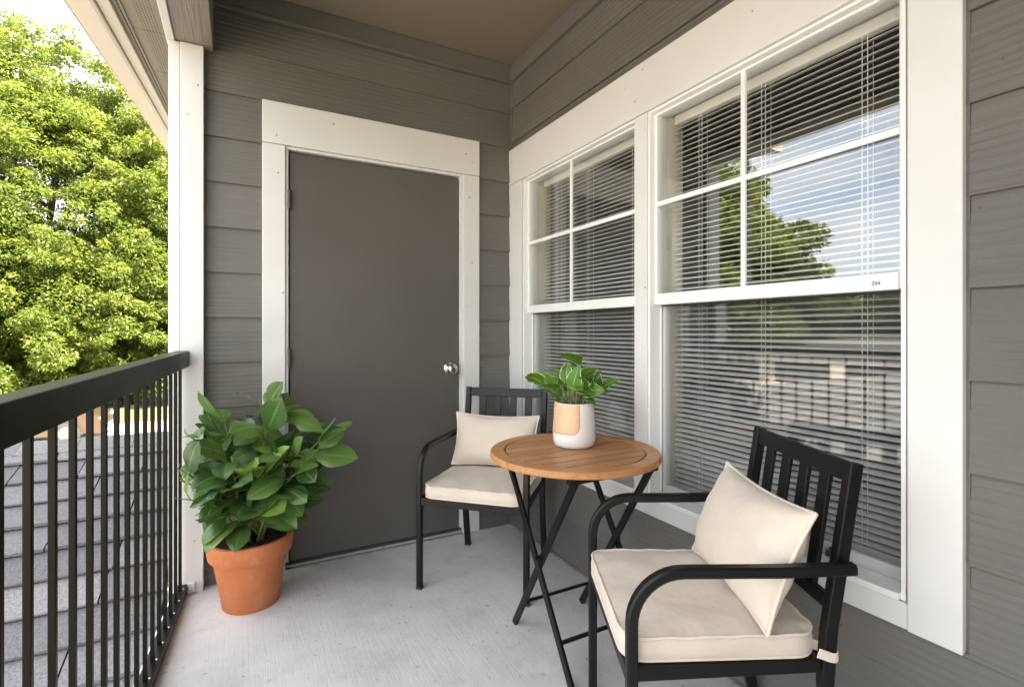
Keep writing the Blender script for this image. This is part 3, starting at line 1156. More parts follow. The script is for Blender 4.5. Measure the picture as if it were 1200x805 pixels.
# the big maple to the left
tree('maple_tree', 'tall bright green maple tree filling the view left of the white post', 'tree', cam_pt(62, 23), 13.5, 0.24,
     [((0, 0, 8.5), (6.0, 5.0, 6.4)), ((-3.6, -1, 6.0), (3.8, 3.6, 4.6)), ((3.1, 0.5, 5.4), (3.4, 3.0, 4.2)), ((0.3, -1, 14.2), (3.3, 2.9, 2.9)),
      ((-2.8, 0, 13.0), (2.8, 2.6, 2.6)), ((-1, -3.2, 3.6), (4.2, 2.6, 3.0)), ((3.0, -2, 11.0), (3.0, 2.2, 3.0)), ((-5.5, 0, 9.6), (2.8, 2.6, 3.6)), ((1.5, -3.4, 6.8), (2.8, 2.0, 3.0)), ((-2.4, -3.6, 8.6), (2.8, 2.0, 3.0)),
      ((3.4, -2.4, 3.0), (2.6, 1.8, 2.4)), ((0.6, -3.6, 10.6), (2.6, 1.8, 2.6)), ((3.4, -1.5, 13.4), (2.7, 2.0, 2.8)), ((4.4, -1.0, 8.4), (2.4, 2.0, 3.2))],
     400000, 0.17, 3, 'tree_leaf', limb=5.5)
tree('young_tree', 'smaller yellow green tree low beside the white post, behind the railing', 'tree', cam_pt(196, 24), 6.0, 0.10,
     [((0, 0, 4.4), (2.2, 2.2, 2.2)), ((-2.0, 0.3, 3.0), (1.9, 1.8, 1.9)), ((1.6, -0.2, 3.2), (1.8, 1.8, 1.7)), ((0.2, 0, 6.3), (0.9, 0.9, 1.0))],
     32000, 0.2, 5, 'tree_leaf', limb=2.2)
for i, (px, a, s, lb_) in enumerate(((-20, 23.3, 1.7, 'dense green shrub under the maple at the left picture edge'),
                                  (70, 23.6, 1.8, 'dense green shrub under the maple, behind the parked car'),
                                  (135, 24.0, 1.7, 'dense green shrub between the maple and the young tree'),
                                  (205, 25.0, 1.8, 'leafy shrub behind the young tree at the far edge of the pavement'))):
    t = thing('shrub', lb_, 'shrub', cam_pt(px, a), 0, 'shrubs beyond the pavement')
    crown_mesh('foliage', [((0, 0, 1.2 * s), (2.0 * s, 1.4 * s, 1.1 * s)), ((1.2 * s, 0, 0.8 * s), (1.4 * s, 1.2 * s, 0.8 * s)), ((-1.3 * s, 0.2, 0.9 * s), (1.4 * s, 1.2 * s, 0.9 * s))],
               17000, 0.2, M['tree_leaf'], t, 20 + i)
    bm = MB()
    for k in range(5):
        bm.tube([(0, 0, 0), (random.uniform(-.5, .5), random.uniform(-.5, .5), 0.7 * s), (random.uniform(-1.2, 1.2), random.uniform(-.8, .8), 1.5 * s)], 0.03, 6, [1, .7, .3])
    bm.build('stem', M['bark'], t)

# trees that the right-hand window mirrors
def az_pt(deg, dist):
    """point seen from the mirrored camera; deg from +Y towards -X"""
    return (1.456 - dist * math.sin(R(deg)), -2.693 + dist * math.cos(R(deg)), GZ)
tree('round_tree', 'round green tree mirrored in the right window beside reflected sky', 'tree', az_pt(47, 20), 7.0, 0.2,
     [((0, 0, 6.0), (4.4, 4.4, 3.4)), ((-2.6, -1, 4.3), (3.2, 3.2, 2.6)), ((2.0, 1, 4.6), (3.0, 3.0, 2.6)), ((0, 0, 8.0), (2.8, 2.8, 1.8)), ((-2.6, -0.8, 6.2), (2.2, 2.6, 2.2))],
     120000, 0.22, 31, 'tree_leaf', limb=3.6)
far = []
for i, (dg, ds, s) in enumerate(((70, 52, 1.15), (66, 60, 1.0), (62.5, 66, 0.95), (74, 50, 1.25), (78, 48, 1.1), (58, 70, 0.95), (25, 55, 1.3), (12, 62, 1.3), (4, 58, 1.2), (33, 50, 1.2))):
    lbs = ['far green tree mirrored low at the right edge of the right window', 'far tree second from the right in the mirrored tree line', 'far low tree mirrored under the white cloud',
           'far tree mirrored beyond the right window edge', 'far tree at the end of the mirrored tree line', 'far tree mirrored just right of the round tree',
           'far tree glimpsed left of the maple', 'far tree directly behind the maple', 'far tree behind the young tree by the post', 'far tree behind the left picture edge']
    if i == 0:
        t = tree('far_tree', lbs[0], 'tree', az_pt(dg, ds), 6.0, 0.25,
                 [((0, 0, 5.2), (4.6, 4.6, 2.6)), ((-3, 0, 3.8), (3, 3, 2.0)), ((3, 0, 4.0), (3, 3, 2.2)), ((0.5, 0, 6.8), (2.6, 2.6, 1.6))], 9000, 0.5, 41, 'dark_leaf', 'far trees', 4)
        far.append(t)
    else:
        t = far[0].copy()
        col.objects.link(t)
        for ch in far[0].children:
            c = ch.copy()
            col.objects.link(c)
            c.parent = t
        t['label'] = lbs[i]
        t.location = az_pt(dg, ds)
        t.rotation_euler.z = i * 1.3
        t.scale = (s, s, s)

# ------------------------------------------------------------------ sunlit garage building mirrored in the window
gx, gy = az_pt(66, 19)[:2]
gb = thing('garage_building', 'low cream building across the drive, mirrored in the right window', 'building', (gx, gy, GZ), R(-20))
bm = MB()
bm.box(-0.3, 0.0, -7, 5.6, 0.0, 0.55)
bm.box(-0.3, 0.0, -7, 5.6, 1.05, 1.75)
bm.box(-0.3, 0.0, -7, 5.6, 2.4, 2.85)
for yy in np.arange(-7, 5.6, 2.1):
    bm.box(-0.302, 0.004, yy, yy + 0.5, 0.0, 2.8)
bm.box(-4.0, -0.301, -7, 5.6, 0.0, 2.84)
bm.build('wall', M['gutter'], gb)
bm = MB()
quad_slab(bm, [(0.35, -7.3, 2.86), (0.35, 5.9, 2.86), (-2.2, 5.9, 3.15), (-2.2, -7.3, 3.15)], 0.1)
quad_slab(bm, [(-2.21, -7.3, 3.15), (-2.21, 5.9, 3.15), (-4.5, 5.9, 2.86), (-4.5, -7.3, 2.86)], 0.1)
bm.build('roof', M['shingle'], gb)
for yy in np.arange(-7, 5.0, 2.1):
    bm = MB()
    bm.box(-0.28, -0.06, yy + 0.51, yy + 2.09, 1.76, 2.39)
    bm.build('window', M['rubber'], gb)

# ------------------------------------------------------------------ parked car
cx, cy, _ = cam_pt(88, 16.2)
car = thing('parked_car', 'tan parked car glimpsed between the balusters beyond the shingled roof', 'car', (cx - 1.35, cy, GZ + 0.012), 0)
prof = [(-2.25, 0.42), (-2.28, 0.75), (-2.15, 0.98), (-1.55, 1.06), (-0.95, 1.40), (-0.1, 1.46), (0.45, 1.36), (1.02, 1.02), (1.75, 0.92), (2.15, 0.78), (2.26, 0.52), (2.2, 0.30), (-2.15, 0.28)]
def car_body():
    bm = MB()
    W = 0.9
    secs = []
    for yy, ins in ((-W, 0.0), (-W * 0.985, 0.0), (-W * 0.6, 0.02), (0, 0.03), (W * 0.6, 0.02), (W * 0.985, 0.0), (W, 0.0)):
        secs.append((yy, ins))
    n = len(prof)
    vv, ff = [], []
    for yy, ins in secs:
        for (x, z) in prof:
            y2 = yy
            if z > 1.0:
                y2 = yy * (1 - 0.28 * (z - 1.0) / 0.46)
            zz = z + (ins if z > 0.6 else 0)
            xx = x * (0.985 if abs(yy) > W * 0.9 else 1.0)
            vv.append((xx, y2, zz))
    for i in range(len(secs) - 1):
        for j in range(n):
            j2 = (j + 1) % n
            ff.append((i * n + j, i * n + j2, (i + 1) * n + j2, (i + 1) * n + j))
    ff.append(tuple(range(n - 1, -1, -1)))
    ff.append(tuple((len(secs) - 1) * n + j for j in range(n)))
    bm.add(vv, ff, 0.5)
    return bm
M['car'] = paint('tan_car_paint', (0.075, 0.052, 0.036), 0.25, 0.03, 2, 0.0, metallic=0.3)
M['car_glass'] = paint('car_glass', (0.02, 0.022, 0.025), 0.05, 0.02, 2, 0.0)
M['alloy'] = paint('grey_alloy', (0.10, 0.10, 0.10), 0.4, 0.05)
M['lamp'] = paint('headlamp', (0.8, 0.8, 0.8), 0.1, 0.02)
car_body().build('body', M['car'], car, bevel=0.035, seg=3)
for sg in (-1, 1):
    bm = MB()
    for quad in (((-1.35, 1.05), (-0.95, 1.34), (-0.25, 1.39), (-0.25, 1.05)), ((-0.18, 1.05), (-0.18, 1.39), (0.38, 1.31), (0.85, 1.05))):
        vv = []
        for dd in (0.0, 0.012):
            for (x, z) in quad:
                y2 = 0.9 * (1 - 0.28 * max(0, z - 1.0) / 0.46) + dd
                vv.append((x, sg * y2, z))
        bm.add(vv, [(0, 1, 2, 3), (7, 6, 5, 4), (0, 4, 5, 1), (1, 5, 6, 2), (2, 6, 7, 3), (3, 7, 4, 0)])
    bm.build('side_window', M['car_glass'], car)
    bm = MB()
    bm.box(2.02, 2.2, sg * 0.62 - 0.16, sg * 0.62 + 0.16, 0.64, 0.76)
    bm.build('headlight', M['lamp'], car, bevel=0.02)
    for wx_ in (-1.38, 1.35):
        bm = MB()
        bm.lathe([(0.19, -0.10), (0.30, -0.105), (0.335, -0.08), (0.335, 0.08), (0.30, 0.105), (0.19, 0.10)], 28, (wx_, sg * 0.80, 0.335), 'y')
        wh = bm.build('wheel', M['rubber'], car, smooth='auto')
        bm = MB()
        bm.lathe([(0.0, 0.09), (0.05, 0.10), (0.06, 0.085), (0.0, 0.08)], 16, (wx_, sg * 0.80 if sg > 0 else sg * 0.80, 0.335), 'y')
        for k in range(10):
            th = k * 2 * math.pi / 10
            bm.bar((wx_, sg * 0.885, 0.335), (wx_ + 0.2 * math.cos(th), sg * 0.885, 0.335 + 0.2 * math.sin(th)), 0.035, 0.02, (0, 1, 0))
        bm.lathe([(0.185, -0.104), (0.215, -0.108), (0.215, 0.108), (0.185, 0.104)], 28, (wx_, sg * 0.80, 0.335), 'y')
        bm.build('rim', M['alloy'], wh, smooth='auto')
        bm = MB()
        bm.sweep([(wx_ + 0.375 * math.cos(R(t_)), sg * 0.9, 0.335 + 0.375 * math.sin(R(t_))) for t_ in range(-10, 191, 10)], 0.05, 0.03, (0, 1, 0))
        bm.build('wheel_arch', M['rubber'], car)
bm = MB()
vv = []
for dd in (0, 0.012):
    for (x, z) in ((0.5, 1.36), (0.98, 1.08)):
        for yy in (-1, 1):
            wd = 0.84 * (1 - 0.28 * (z - 1.0) / 0.46)
            vv.append((x + dd, yy * wd, z + dd))
bm.add(vv, [(0, 1, 3, 2), (4, 6, 7, 5), (0, 4, 5, 1), (2, 3, 7, 6), (0, 2, 6, 4), (1, 5, 7, 3)])
bm.build('windscreen', M['car_glass'], car)

# ------------------------------------------------------------------ leaf builder for the two pot plants
def leaf_grid(nu, nv, shape):
    """unit leaf: returns (lu, lv, halfwidth) grid"""
    vs_ = np.linspace(0, 1, nv)
    us = np.linspace(-1, 1, nu)
    return us, vs_, shape(vs_)

def obovate(v):
    return 0.5 * np.sin(np.pi * np.clip(v, 0, 1) ** 1.08) ** 0.82 + 0.004
def heart(v):
    return 0.52 * np.sin(np.pi * np.clip(v, 0, 1) ** 0.62) ** 0.8 + 0.004

def leaves_mesh(name, specs, mat, parent, shape, aspect, seed, nu=7, nv=10):
    """specs: (base point, direction, up, length, droop, fold, rnd)"""
    r = np.random.default_rng(seed)
    us, vv, hw = leaf_grid(nu, nv, shape)
    V, F, LU, LV, RN = [], [], [], [], []
    off = 0
    for (p, d, up, L, droop, fold, rn) in specs:
        p = np.array(p, float)
        d = np.array(d, float)
        d /= np.linalg.norm(d)
        s = np.cross(d, np.array(up, float))
        s /= np.linalg.norm(s) + 1e-9
        n = np.cross(s, d)
        tw = r.normal(0, 0.25)
        ph = r.uniform(0, 6.28)
        for j, v in enumerate(vv):
            # bend the midrib
            a = droop * v
            c = p + d * L * (math.sin(a) / a * v if abs(a) > 1e-3 else v) - n * L * ((1 - math.cos(a)) / a * v if abs(a) > 1e-3 else 0)
            nn = n * math.cos(a) + d * math.sin(a)
            ss = s * math.cos(tw * v) + nn * math.sin(tw * v)
            n2 = nn * math.cos(tw * v) - s * math.sin(tw * v)
            for u in us:
                w_ = hw[j] * L * aspect
                z = abs(u) * w_ * fold + 0.02 * L * math.sin(5 * v * 2 + ph + 2 * u) * abs(u) - 0.10 * L * u * u * hw[j]
                q = c + ss * (u * w_) + n2 * z
                V.append(q)
                LU.append(u)
                LV.append(v)
        for j in range(nv - 1):
            for i in range(nu - 1):
                k = off + j * nu + i
                F.append((k, k + 1, k + nu + 1, k + nu))
                RN.append(rn)
        off += nu * nv
    return np_mesh(name, np.array(V), np.array(F), M[mat], parent, attrs={'lu': LU, 'lv': LV}, face_rnd=RN, smooth=True)

# ------------------------------------------------------------------ big plant in terracotta pot
pp = thing('potted_plant', 'bushy broad leaved plant in an orange terracotta pot on the concrete floor', 'plant', (-1.414, -0.262, 0.0))
bm = MB()
bm.lathe([(0.0, 0.0), (0.104, 0.0), (0.108, 0.004), (0.142, 0.205), (0.144, 0.210), (0.158, 0.213), (0.161, 0.217), (0.170, 0.282), (0.1695, 0.288), (0.165, 0.291),
          (0.154, 0.290), (0.149, 0.284), (0.141, 0.235), (0.13, 0.20), (0.0, 0.20)], 64)
bm.build('pot', M['terracotta'], pp, smooth='auto')
bm = MB()
nr = 14
vv, ff = [], []
rs = random.Random(3)
for i in range(nr + 1):
    for j in range(32):
        rr = 0.1475 * i / nr
        th = 2 * math.pi * j / 32
        vv.append((rr * math.cos(th), rr * math.sin(th), 0.262 + (rs.uniform(-.006, .006) if i < nr else -0.004) + 0.012 * (1 - i / nr)))
for i in range(nr):
    for j in range(32):
        j2 = (j + 1) % 32
        ff.append((i * 32 + j, i * 32 + j2, (i + 1) * 32 + j2, (i + 1) * 32 + j))
bm.add(vv, ff)
bm.build('soil', M['soil'], pp, smooth=True)
rs = random.Random(12)
specs = []
stems = MB()
yaw = R(28.4)
RT = Vector((math.cos(yaw), -math.sin(yaw), 0))
FW = Vector((math.sin(yaw), math.cos(yaw), 0))
stem_tops = [(-0.23, -0.08, 0.74), (-0.15, 0.05, 0.70), (-0.05, -0.10, 0.66), (0.03, 0.06, 0.80), (0.11, -0.06, 0.79), (0.34, -0.01, 0.72), (0.16, 0.08, 0.70), (-0.21, -0.14, 0.56),
             (0.02, -0.16, 0.57), (0.12, -0.13, 0.58), (-0.10, -0.02, 0.77), (0.20, -0.06, 0.62), (0.07, 0.02, 0.80), (-0.18, -0.20, 0.62), (0.24, -0.10, 0.58), (0.28, -0.02, 0.64), (-0.14, -0.24, 0.52)]
for k, (r_, f_, z_) in enumerate(stem_tops):
    a = 2 * math.pi * k / len(stem_tops)
    base = Vector((0.05 * math.cos(a), 0.05 * math.sin(a), 0.262))
    top = RT * r_ + FW * f_ + Vector((0, 0, z_))
    mid = base.lerp(top, 0.5) + Vector((0, 0, 0.06)) - (RT * r_ + FW * f_) * 0.16
    pts = []
    for i in range(9):
        t_ = i / 8
        pts.append(base * (1 - t_) ** 2 + mid * 2 * t_ * (1 - t_) + top * t_ * t_)
    stems.tube(pts, 0.0058, 7, [1, .95, .9, .85, .8, .7, .6, .5, .35])
    nl = rs.choice((11, 12, 13))
    for q in range(nl):
        t_ = 0.30 + 0.70 * (q + rs.uniform(-.2, .2)) / (nl - 1)
        t_ = min(max(t_, 0.25), 1.0)
        P = base * (1 - t_) ** 2 + mid * 2 * t_ * (1 - t_) + top * t_ * t_
        th = q * 2.4 + k * 1.1 + rs.uniform(-.3, .3)
        rad = Vector((math.cos(th), math.sin(th), 0))
        outw = (RT * r_ + FW * f_)
        if outw.length > 0.01:
            rad = (rad + outw.normalized() * 0.55).normalized()
        el = 0.05 + 1.0 * max(0, t_ - 0.45) + rs.uniform(-.45, .45)
        dvec = rad * math.cos(el) + Vector((0, 0, math.sin(el)))
        pet = 0.022 + rs.uniform(0, 0.02)
        P2 = P + dvec * pet
        stems.tube([P, P + dvec * pet * 0.5, P2], 0.0022, 5)
        L = rs.uniform(0.125, 0.205) * (0.80 if t_ > 0.93 else 1.0)
        w_p = pp.matrix_basis.translation if False else Vector((-1.414, -0.262, 0))
        tipw = P2 + dvec * L + w_p
        if tipw.y > -0.045:
            dvec.y -= (tipw.y + 0.045) / L * 1.3
            dvec.normalize()
        if (P2 + dvec * L + w_p).y > -0.03 or P2.y + w_p.y > -0.03:
            continue
        if tipw.x < -1.64:
            dvec.x += 0.5
            dvec.normalize()
        tip = P2 + dvec * L
        if tip.x + w_p.x < -1.648 or P2.x + w_p.x < -1.64:
            continue
        if tip.z < 0.34 and (Vector((tip.x, tip.y, 0)) + FW * 0.05).length < 0.21 and rs.random() < 0.62:
            continue
        rn = min(1, max(0, rs.gauss(0.45, 0.2) + (0.22 if t_ > 0.9 else 0)))
        specs.append((P2, dvec, Vector((rs.uniform(-.4, .4), rs.uniform(-.4, .4), 0.75)) + rad * rs.uniform(0.1, 0.8) - FW * 0.25, L, rs.uniform(0.1, 1.0), rs.uniform(0.05, 0.4), rn))
stems.build('stem', M['stem'], pp, smooth=True)
leaves_mesh('foliage', specs, 'ficus', pp, obovate, 0.60, 5)

# ------------------------------------------------------------------ bistro table
TX, TY, TZ, TR = -0.352, -1.142, 0.715, 0.315
tb = thing('bistro_table', 'round slatted teak bistro table on folding black metal legs', 'table', (TX, TY, 0))
bm = MB()
TH = 0.024
# ring in four arcs with hairline joints
ri = TR - 0.052
NA = 4
for q in range(NA):
    a0 = 2 * math.pi * q / NA + R(8) + 0.0025
    a1 = 2 * math.pi * (q + 1) / NA + R(8) - 0.0025
    n = 22
    vv, ff = [], []
    for i in range(n + 1):
        a = a0 + (a1 - a0) * i / n
        c, s = math.cos(a), math.sin(a)
        for (rr, zz) in ((ri, TZ - TH), (TR - 0.003, TZ - TH), (TR, TZ - TH + 0.004), (TR, TZ - 0.005), (TR - 0.004, TZ), (ri + 0.002, TZ), (ri, TZ - 0.002)):
            vv.append((rr * c, rr * s, zz))
    m = 7
    for i in range(n):
        for j in range(m):
            j2 = (j + 1) % m
            ff.append((i * m + j, (i + 1) * m + j, (i + 1) * m + j2, i * m + j2))
    ff.append(tuple(range(m)))
    ff.append(tuple(n * m + j for j in range(m - 1, -1, -1)))
    bm.add(vv, ff)
NS = 8
wd = 2 * (ri - 0.006) / NS
for k in range(NS):
    ya = -ri + 0.006 + k * wd + 0.0034
    yb = ya + wd - 0.0068
    rr = ri - 0.006
    n = 8
    top = []
    ys_ = [ya + (yb - ya) * i / n for i in range(n + 1)]
    right = [(math.sqrt(max(rr * rr - y_ * y_, 0)), y_) for y_ in ys_]
    left = [(-x_, y_) for (x_, y_) in reversed(right)]
    poly = right + left
    nv_ = len(poly)
    vv = [(x_, y_, TZ - 0.001) for (x_, y_) in poly] + [(x_, y_, TZ - TH + 0.003) for (x_, y_) in poly]
    ff = [tuple(range(nv_)), tuple(range(2 * nv_ - 1, nv_ - 1, -1))]
    for i in range(nv_):
        j = (i + 1) % nv_
        ff.append((i, nv_ + i, nv_ + j, j))
    bm.add(vv, ff)
bm.build('tabletop', M['teak'], tb, bevel=0.0006, seg=1)
bm = MB()
for xx in (-0.12, 0.12):
    bm.box(xx - 0.02, xx + 0.02, -0.24, 0.24, TZ - TH - 0.008, TZ - TH + 0.0025)
bm.build('batten', M['teak'], tb)
bm = MB()
a_ = R(-62)
bm.lathe([(0.0, 0.0), (0.005, 0.0), (0.005, 0.002), (0.0, 0.0025)], 12, (0, 0, 0), 'x')
bm.v = [(x * math.cos(a_) - y_ * math.sin(a_) + (TR - 0.001) * math.cos(a_), x * math.sin(a_) + y_ * math.cos(a_) + (TR - 0.001) * math.sin(a_), z + TZ - TH / 2) for (x, y_, z) in bm.v]
bm.build('plug', M['brass'], tb)
zt = TZ - TH - 0.009
XL, XR = -0.165, 0.205
legs = []
for (xx, y0_, y1_) in ((XL, -0.225, 0.225), (XL + 0.022, 0.205, -0.21), (XR, -0.225, 0.225), (XR - 0.022, 0.205, -0.21)):
    bm = MB()
    bm.sweep([(xx, y0_, 0.0), (xx, y0_ + (y1_ - y0_) * 0.02, 0.012), (xx, y1_, zt - 0.012)], 0.013, 0.026, (0, 1, 0.0))
    bm.build('leg', M['black'], tb, bevel=0.002)
for (y_, z_) in ((-0.225 + 0.45 * 0.17, 0.17 * zt), (0.205 - 0.415 * 0.17, 0.17 * zt)):
    bm = MB()
    bm.sweep([(XL + (0.007 if y_ < 0 else 0.03), y_, z_), (XR - (0.007 if y_ < 0 else 0.03), y_, z_)], 0.022, 0.010, (0, 0.4, 1))
    bm.build('stretcher', M['black'], tb, bevel=0.002)
for y_ in (0.222, -0.207):
    bm = MB()
    bm.box(XL - 0.006, XR + 0.006, y_ - 0.011, y_ + 0.011, zt - 0.022, zt)
    bm.build('top_bar', M['black'], tb, bevel=0.002)
for xx in (XL - 0.007, XR + 0.007):
    bm = MB()
    bm.lathe([(0.0, -0.004), (0.008, -0.003), (0.008, 0.034), (0.0, 0.035)] if xx < 0 else [(0.0, -0.035), (0.008, -0.034), (0.008, 0.003), (0.0, 0.004)], 14, (xx, -0.002, 0.343), 'x')
    bm.build('pivot_bolt', M['black'], tb, smooth='auto')
bm = MB()
bm.sweep([(XL - 0.009, 0.12, zt - 0.15), (XL - 0.009, 0.22, zt - 0.02)], 0.006, 0.02, (0, 0, 1))
bm.sweep([(XL - 0.002, -0.10, zt - 0.01), (XL - 0.002, 0.16, zt - 0.035)], 0.006, 0.016, (0, 0, 1))
bm.build('lock_arm', M['black'], tb, bevel=0.0015)

# ------------------------------------------------------------------ small plant on the table
PX, PY = -0.372, -1.052
PX, PY = TX + 0.034, TY + 0.048
sp = thing('small_potted_plant', 'small variegated leafy plant in a white and tan ceramic pot on the table', 'plant', (PX, PY, TZ))
sp.scale = (1.2, 1.2, 1.2)
bm = MB()
pr = [(0.0, 0.0), (0.050, 0.0), (0.060, 0.004), (0.066, 0.012), (0.0685, 0.026), (0.0675, 0.06), (0.065, 0.10), (0.0625, 0.138), (0.0615, 0.1415), (0.0595, 0.142), (0.058, 0.139), (0.058, 0.118), (0.0, 0.116)]
bm.lathe(pr, 64)
M['ceramic'] = paint('white_ceramic', (0.80, 0.77, 0.73), 0.3, 0.02, 8, 0.02)
M['tan'] = paint('tan_glaze', (0.72, 0.44, 0.27), 0.28, 0.06, 9, 0.02)
M['tan_edge'] = paint('tan_glaze_edge', (0.42, 0.20, 0.11), 0.3, 0.05)
pot = bm.build('pot', M['ceramic'], sp, smooth='auto')
def pot_r(z):
    for (r0, z0), (r1, z1) in zip(pr[1:9], pr[2:10]):
        if z0 <= z <= z1:
            return r0 + (r1 - r0) * (z - z0) / max(z1 - z0, 1e-6)
    return pr[8][0]
def decal(name, th0, th1, zlow, zhigh, lift, mat, rcorner):
    """glaze field on the pot: from th0 (left) to th1 with a rounded lower right corner"""
    nth, nz_ = 40, 24
    vv, ff = [], []
    for i in range(nth + 1):
        th = th0 + (th1 - th0) * i / nth
        sdist = (th1 - th) * 0.066
        zl = zlow
        if sdist < rcorner:
            zl = zlow + rcorner - math.sqrt(max(rcorner ** 2 - (rcorner - sdist) ** 2, 0))
        for j in range(nz_ + 1):
            z = zl + (zhigh - zl) * j / nz_
            for dd in (lift, -0.001):
                r_ = pot_r(z) + dd
                vv.append((r_ * math.cos(th), r_ * math.sin(th), z))
    s1 = (nz_ + 1) * 2
    for i in range(nth):
        for j in range(nz_):
            k = i * s1 + j * 2
            ff.append((k, k + s1, k + s1 + 2, k + 2))
        k = i * s1
        ff.append((k + 1, k + s1 + 1, k + s1, k))
        k = i * s1 + nz_ * 2
        ff.append((k, k + s1, k + s1 + 1, k + 1))
    for i in (0, nth):
        for j in range(nz_):
            k = i * s1 + j * 2
            ff.append((k, k + 2, k + 3, k + 1) if i == 0 else (k + 1, k + 3, k + 2, k))
    bm = MB()
    bm.add(vv, ff)
    return bm.build(name, mat, pot, smooth='auto')
vdir = math.atan2(-2.693 - PY, -1.456 - PX)      # towards the viewer
decal('glaze_edge', vdir - 1.75, vdir + 0.27, 0.047, 0.1395, 0.0006, M['tan_edge'], 0.026)
decal('glaze_field', vdir - 1.73, vdir + 0.245, 0.0495, 0.1392, 0.0011, M['tan'], 0.024)
bm = MB()
bm.lathe([(0.0, 0.124), (0.03, 0.125), (0.0578, 0.121), (0.0578, 0.1165), (0.0, 0.1165)], 32)
bm.build('soil', M['soil'], sp, smooth='auto')
rs = random.Random(44)
specs = []
stems = MB()
for k in range(38):
    a = k * 2.4
    rr = 0.012 + 0.034 * rs.random()
    base = Vector((rr * math.cos(a), rr * math.sin(a), 0.122))
    ln = rs.uniform(0.035, 0.10)
    el = rs.uniform(0.8, 1.5)
    out_ = Vector((math.cos(a), math.sin(a), 0))
    top = base + out_ * ln * math.cos(el) * 0.75 + Vector((0, 0, ln * math.sin(el)))
    if k in (3, 9, 17, 22):
        top = base + RT * (-0.035 + 0.012 * k / 3) + Vector((0, 0, 0.10 + 0.02 * (k % 3)))
    if k == 12:
        top = base + RT * 0.085 + Vector((0, 0, 0.085))
    if k == 14:
        top = base + RT * -0.075 + Vector((0, 0, 0.075))
    stems.tube([base, base.lerp(top, 0.5) + Vector((0, 0, 0.008)), top], 0.0018, 6)
    dv = out_ * 0.62 + Vector((rs.uniform(-.4, .4), rs.uniform(-.4, .4), rs.uniform(-0.1, 1.4)))
    specs.append((top, dv, Vector((rs.uniform(-.4, .4), rs.uniform(-.4, .4), 0.8)) + out_ * rs.uniform(-0.2, 0.9), rs.uniform(0.055, 0.086), rs.uniform(0.2, 1.0), rs.uniform(0.15, 0.55), rs.random()))
stems.build('stem', M['stem'], sp, smooth=True)
leaves_mesh('foliage', specs, 'pothos', sp, heart, 0.66, 8, 9, 10)

# ------------------------------------------------------------------ patio chairs
HF, HB, YF = 0.249, 0.212, -0.220
ZS = 0.412        # top of the seat frame
ZA = 0.638        # top of the arm
ZB = 0.856
def arc(c, r_, a0, a1, n=8):
    return [(c[0] + r_ * math.cos(R(a0 + (a1 - a0) * i / n)), c[1] + r_ * math.sin(R(a0 + (a1 - a0) * i / n))) for i in range(n + 1)]

def rear_y(z):
    """centre line of the rear leg and back post"""
    zs = [0.0, 0.18, 0.35, 0.47, ZB]
    ysx = [0.282, 0.250, 0.234, 0.242, 0.302]
    return float(np.interp(z, zs, ysx))

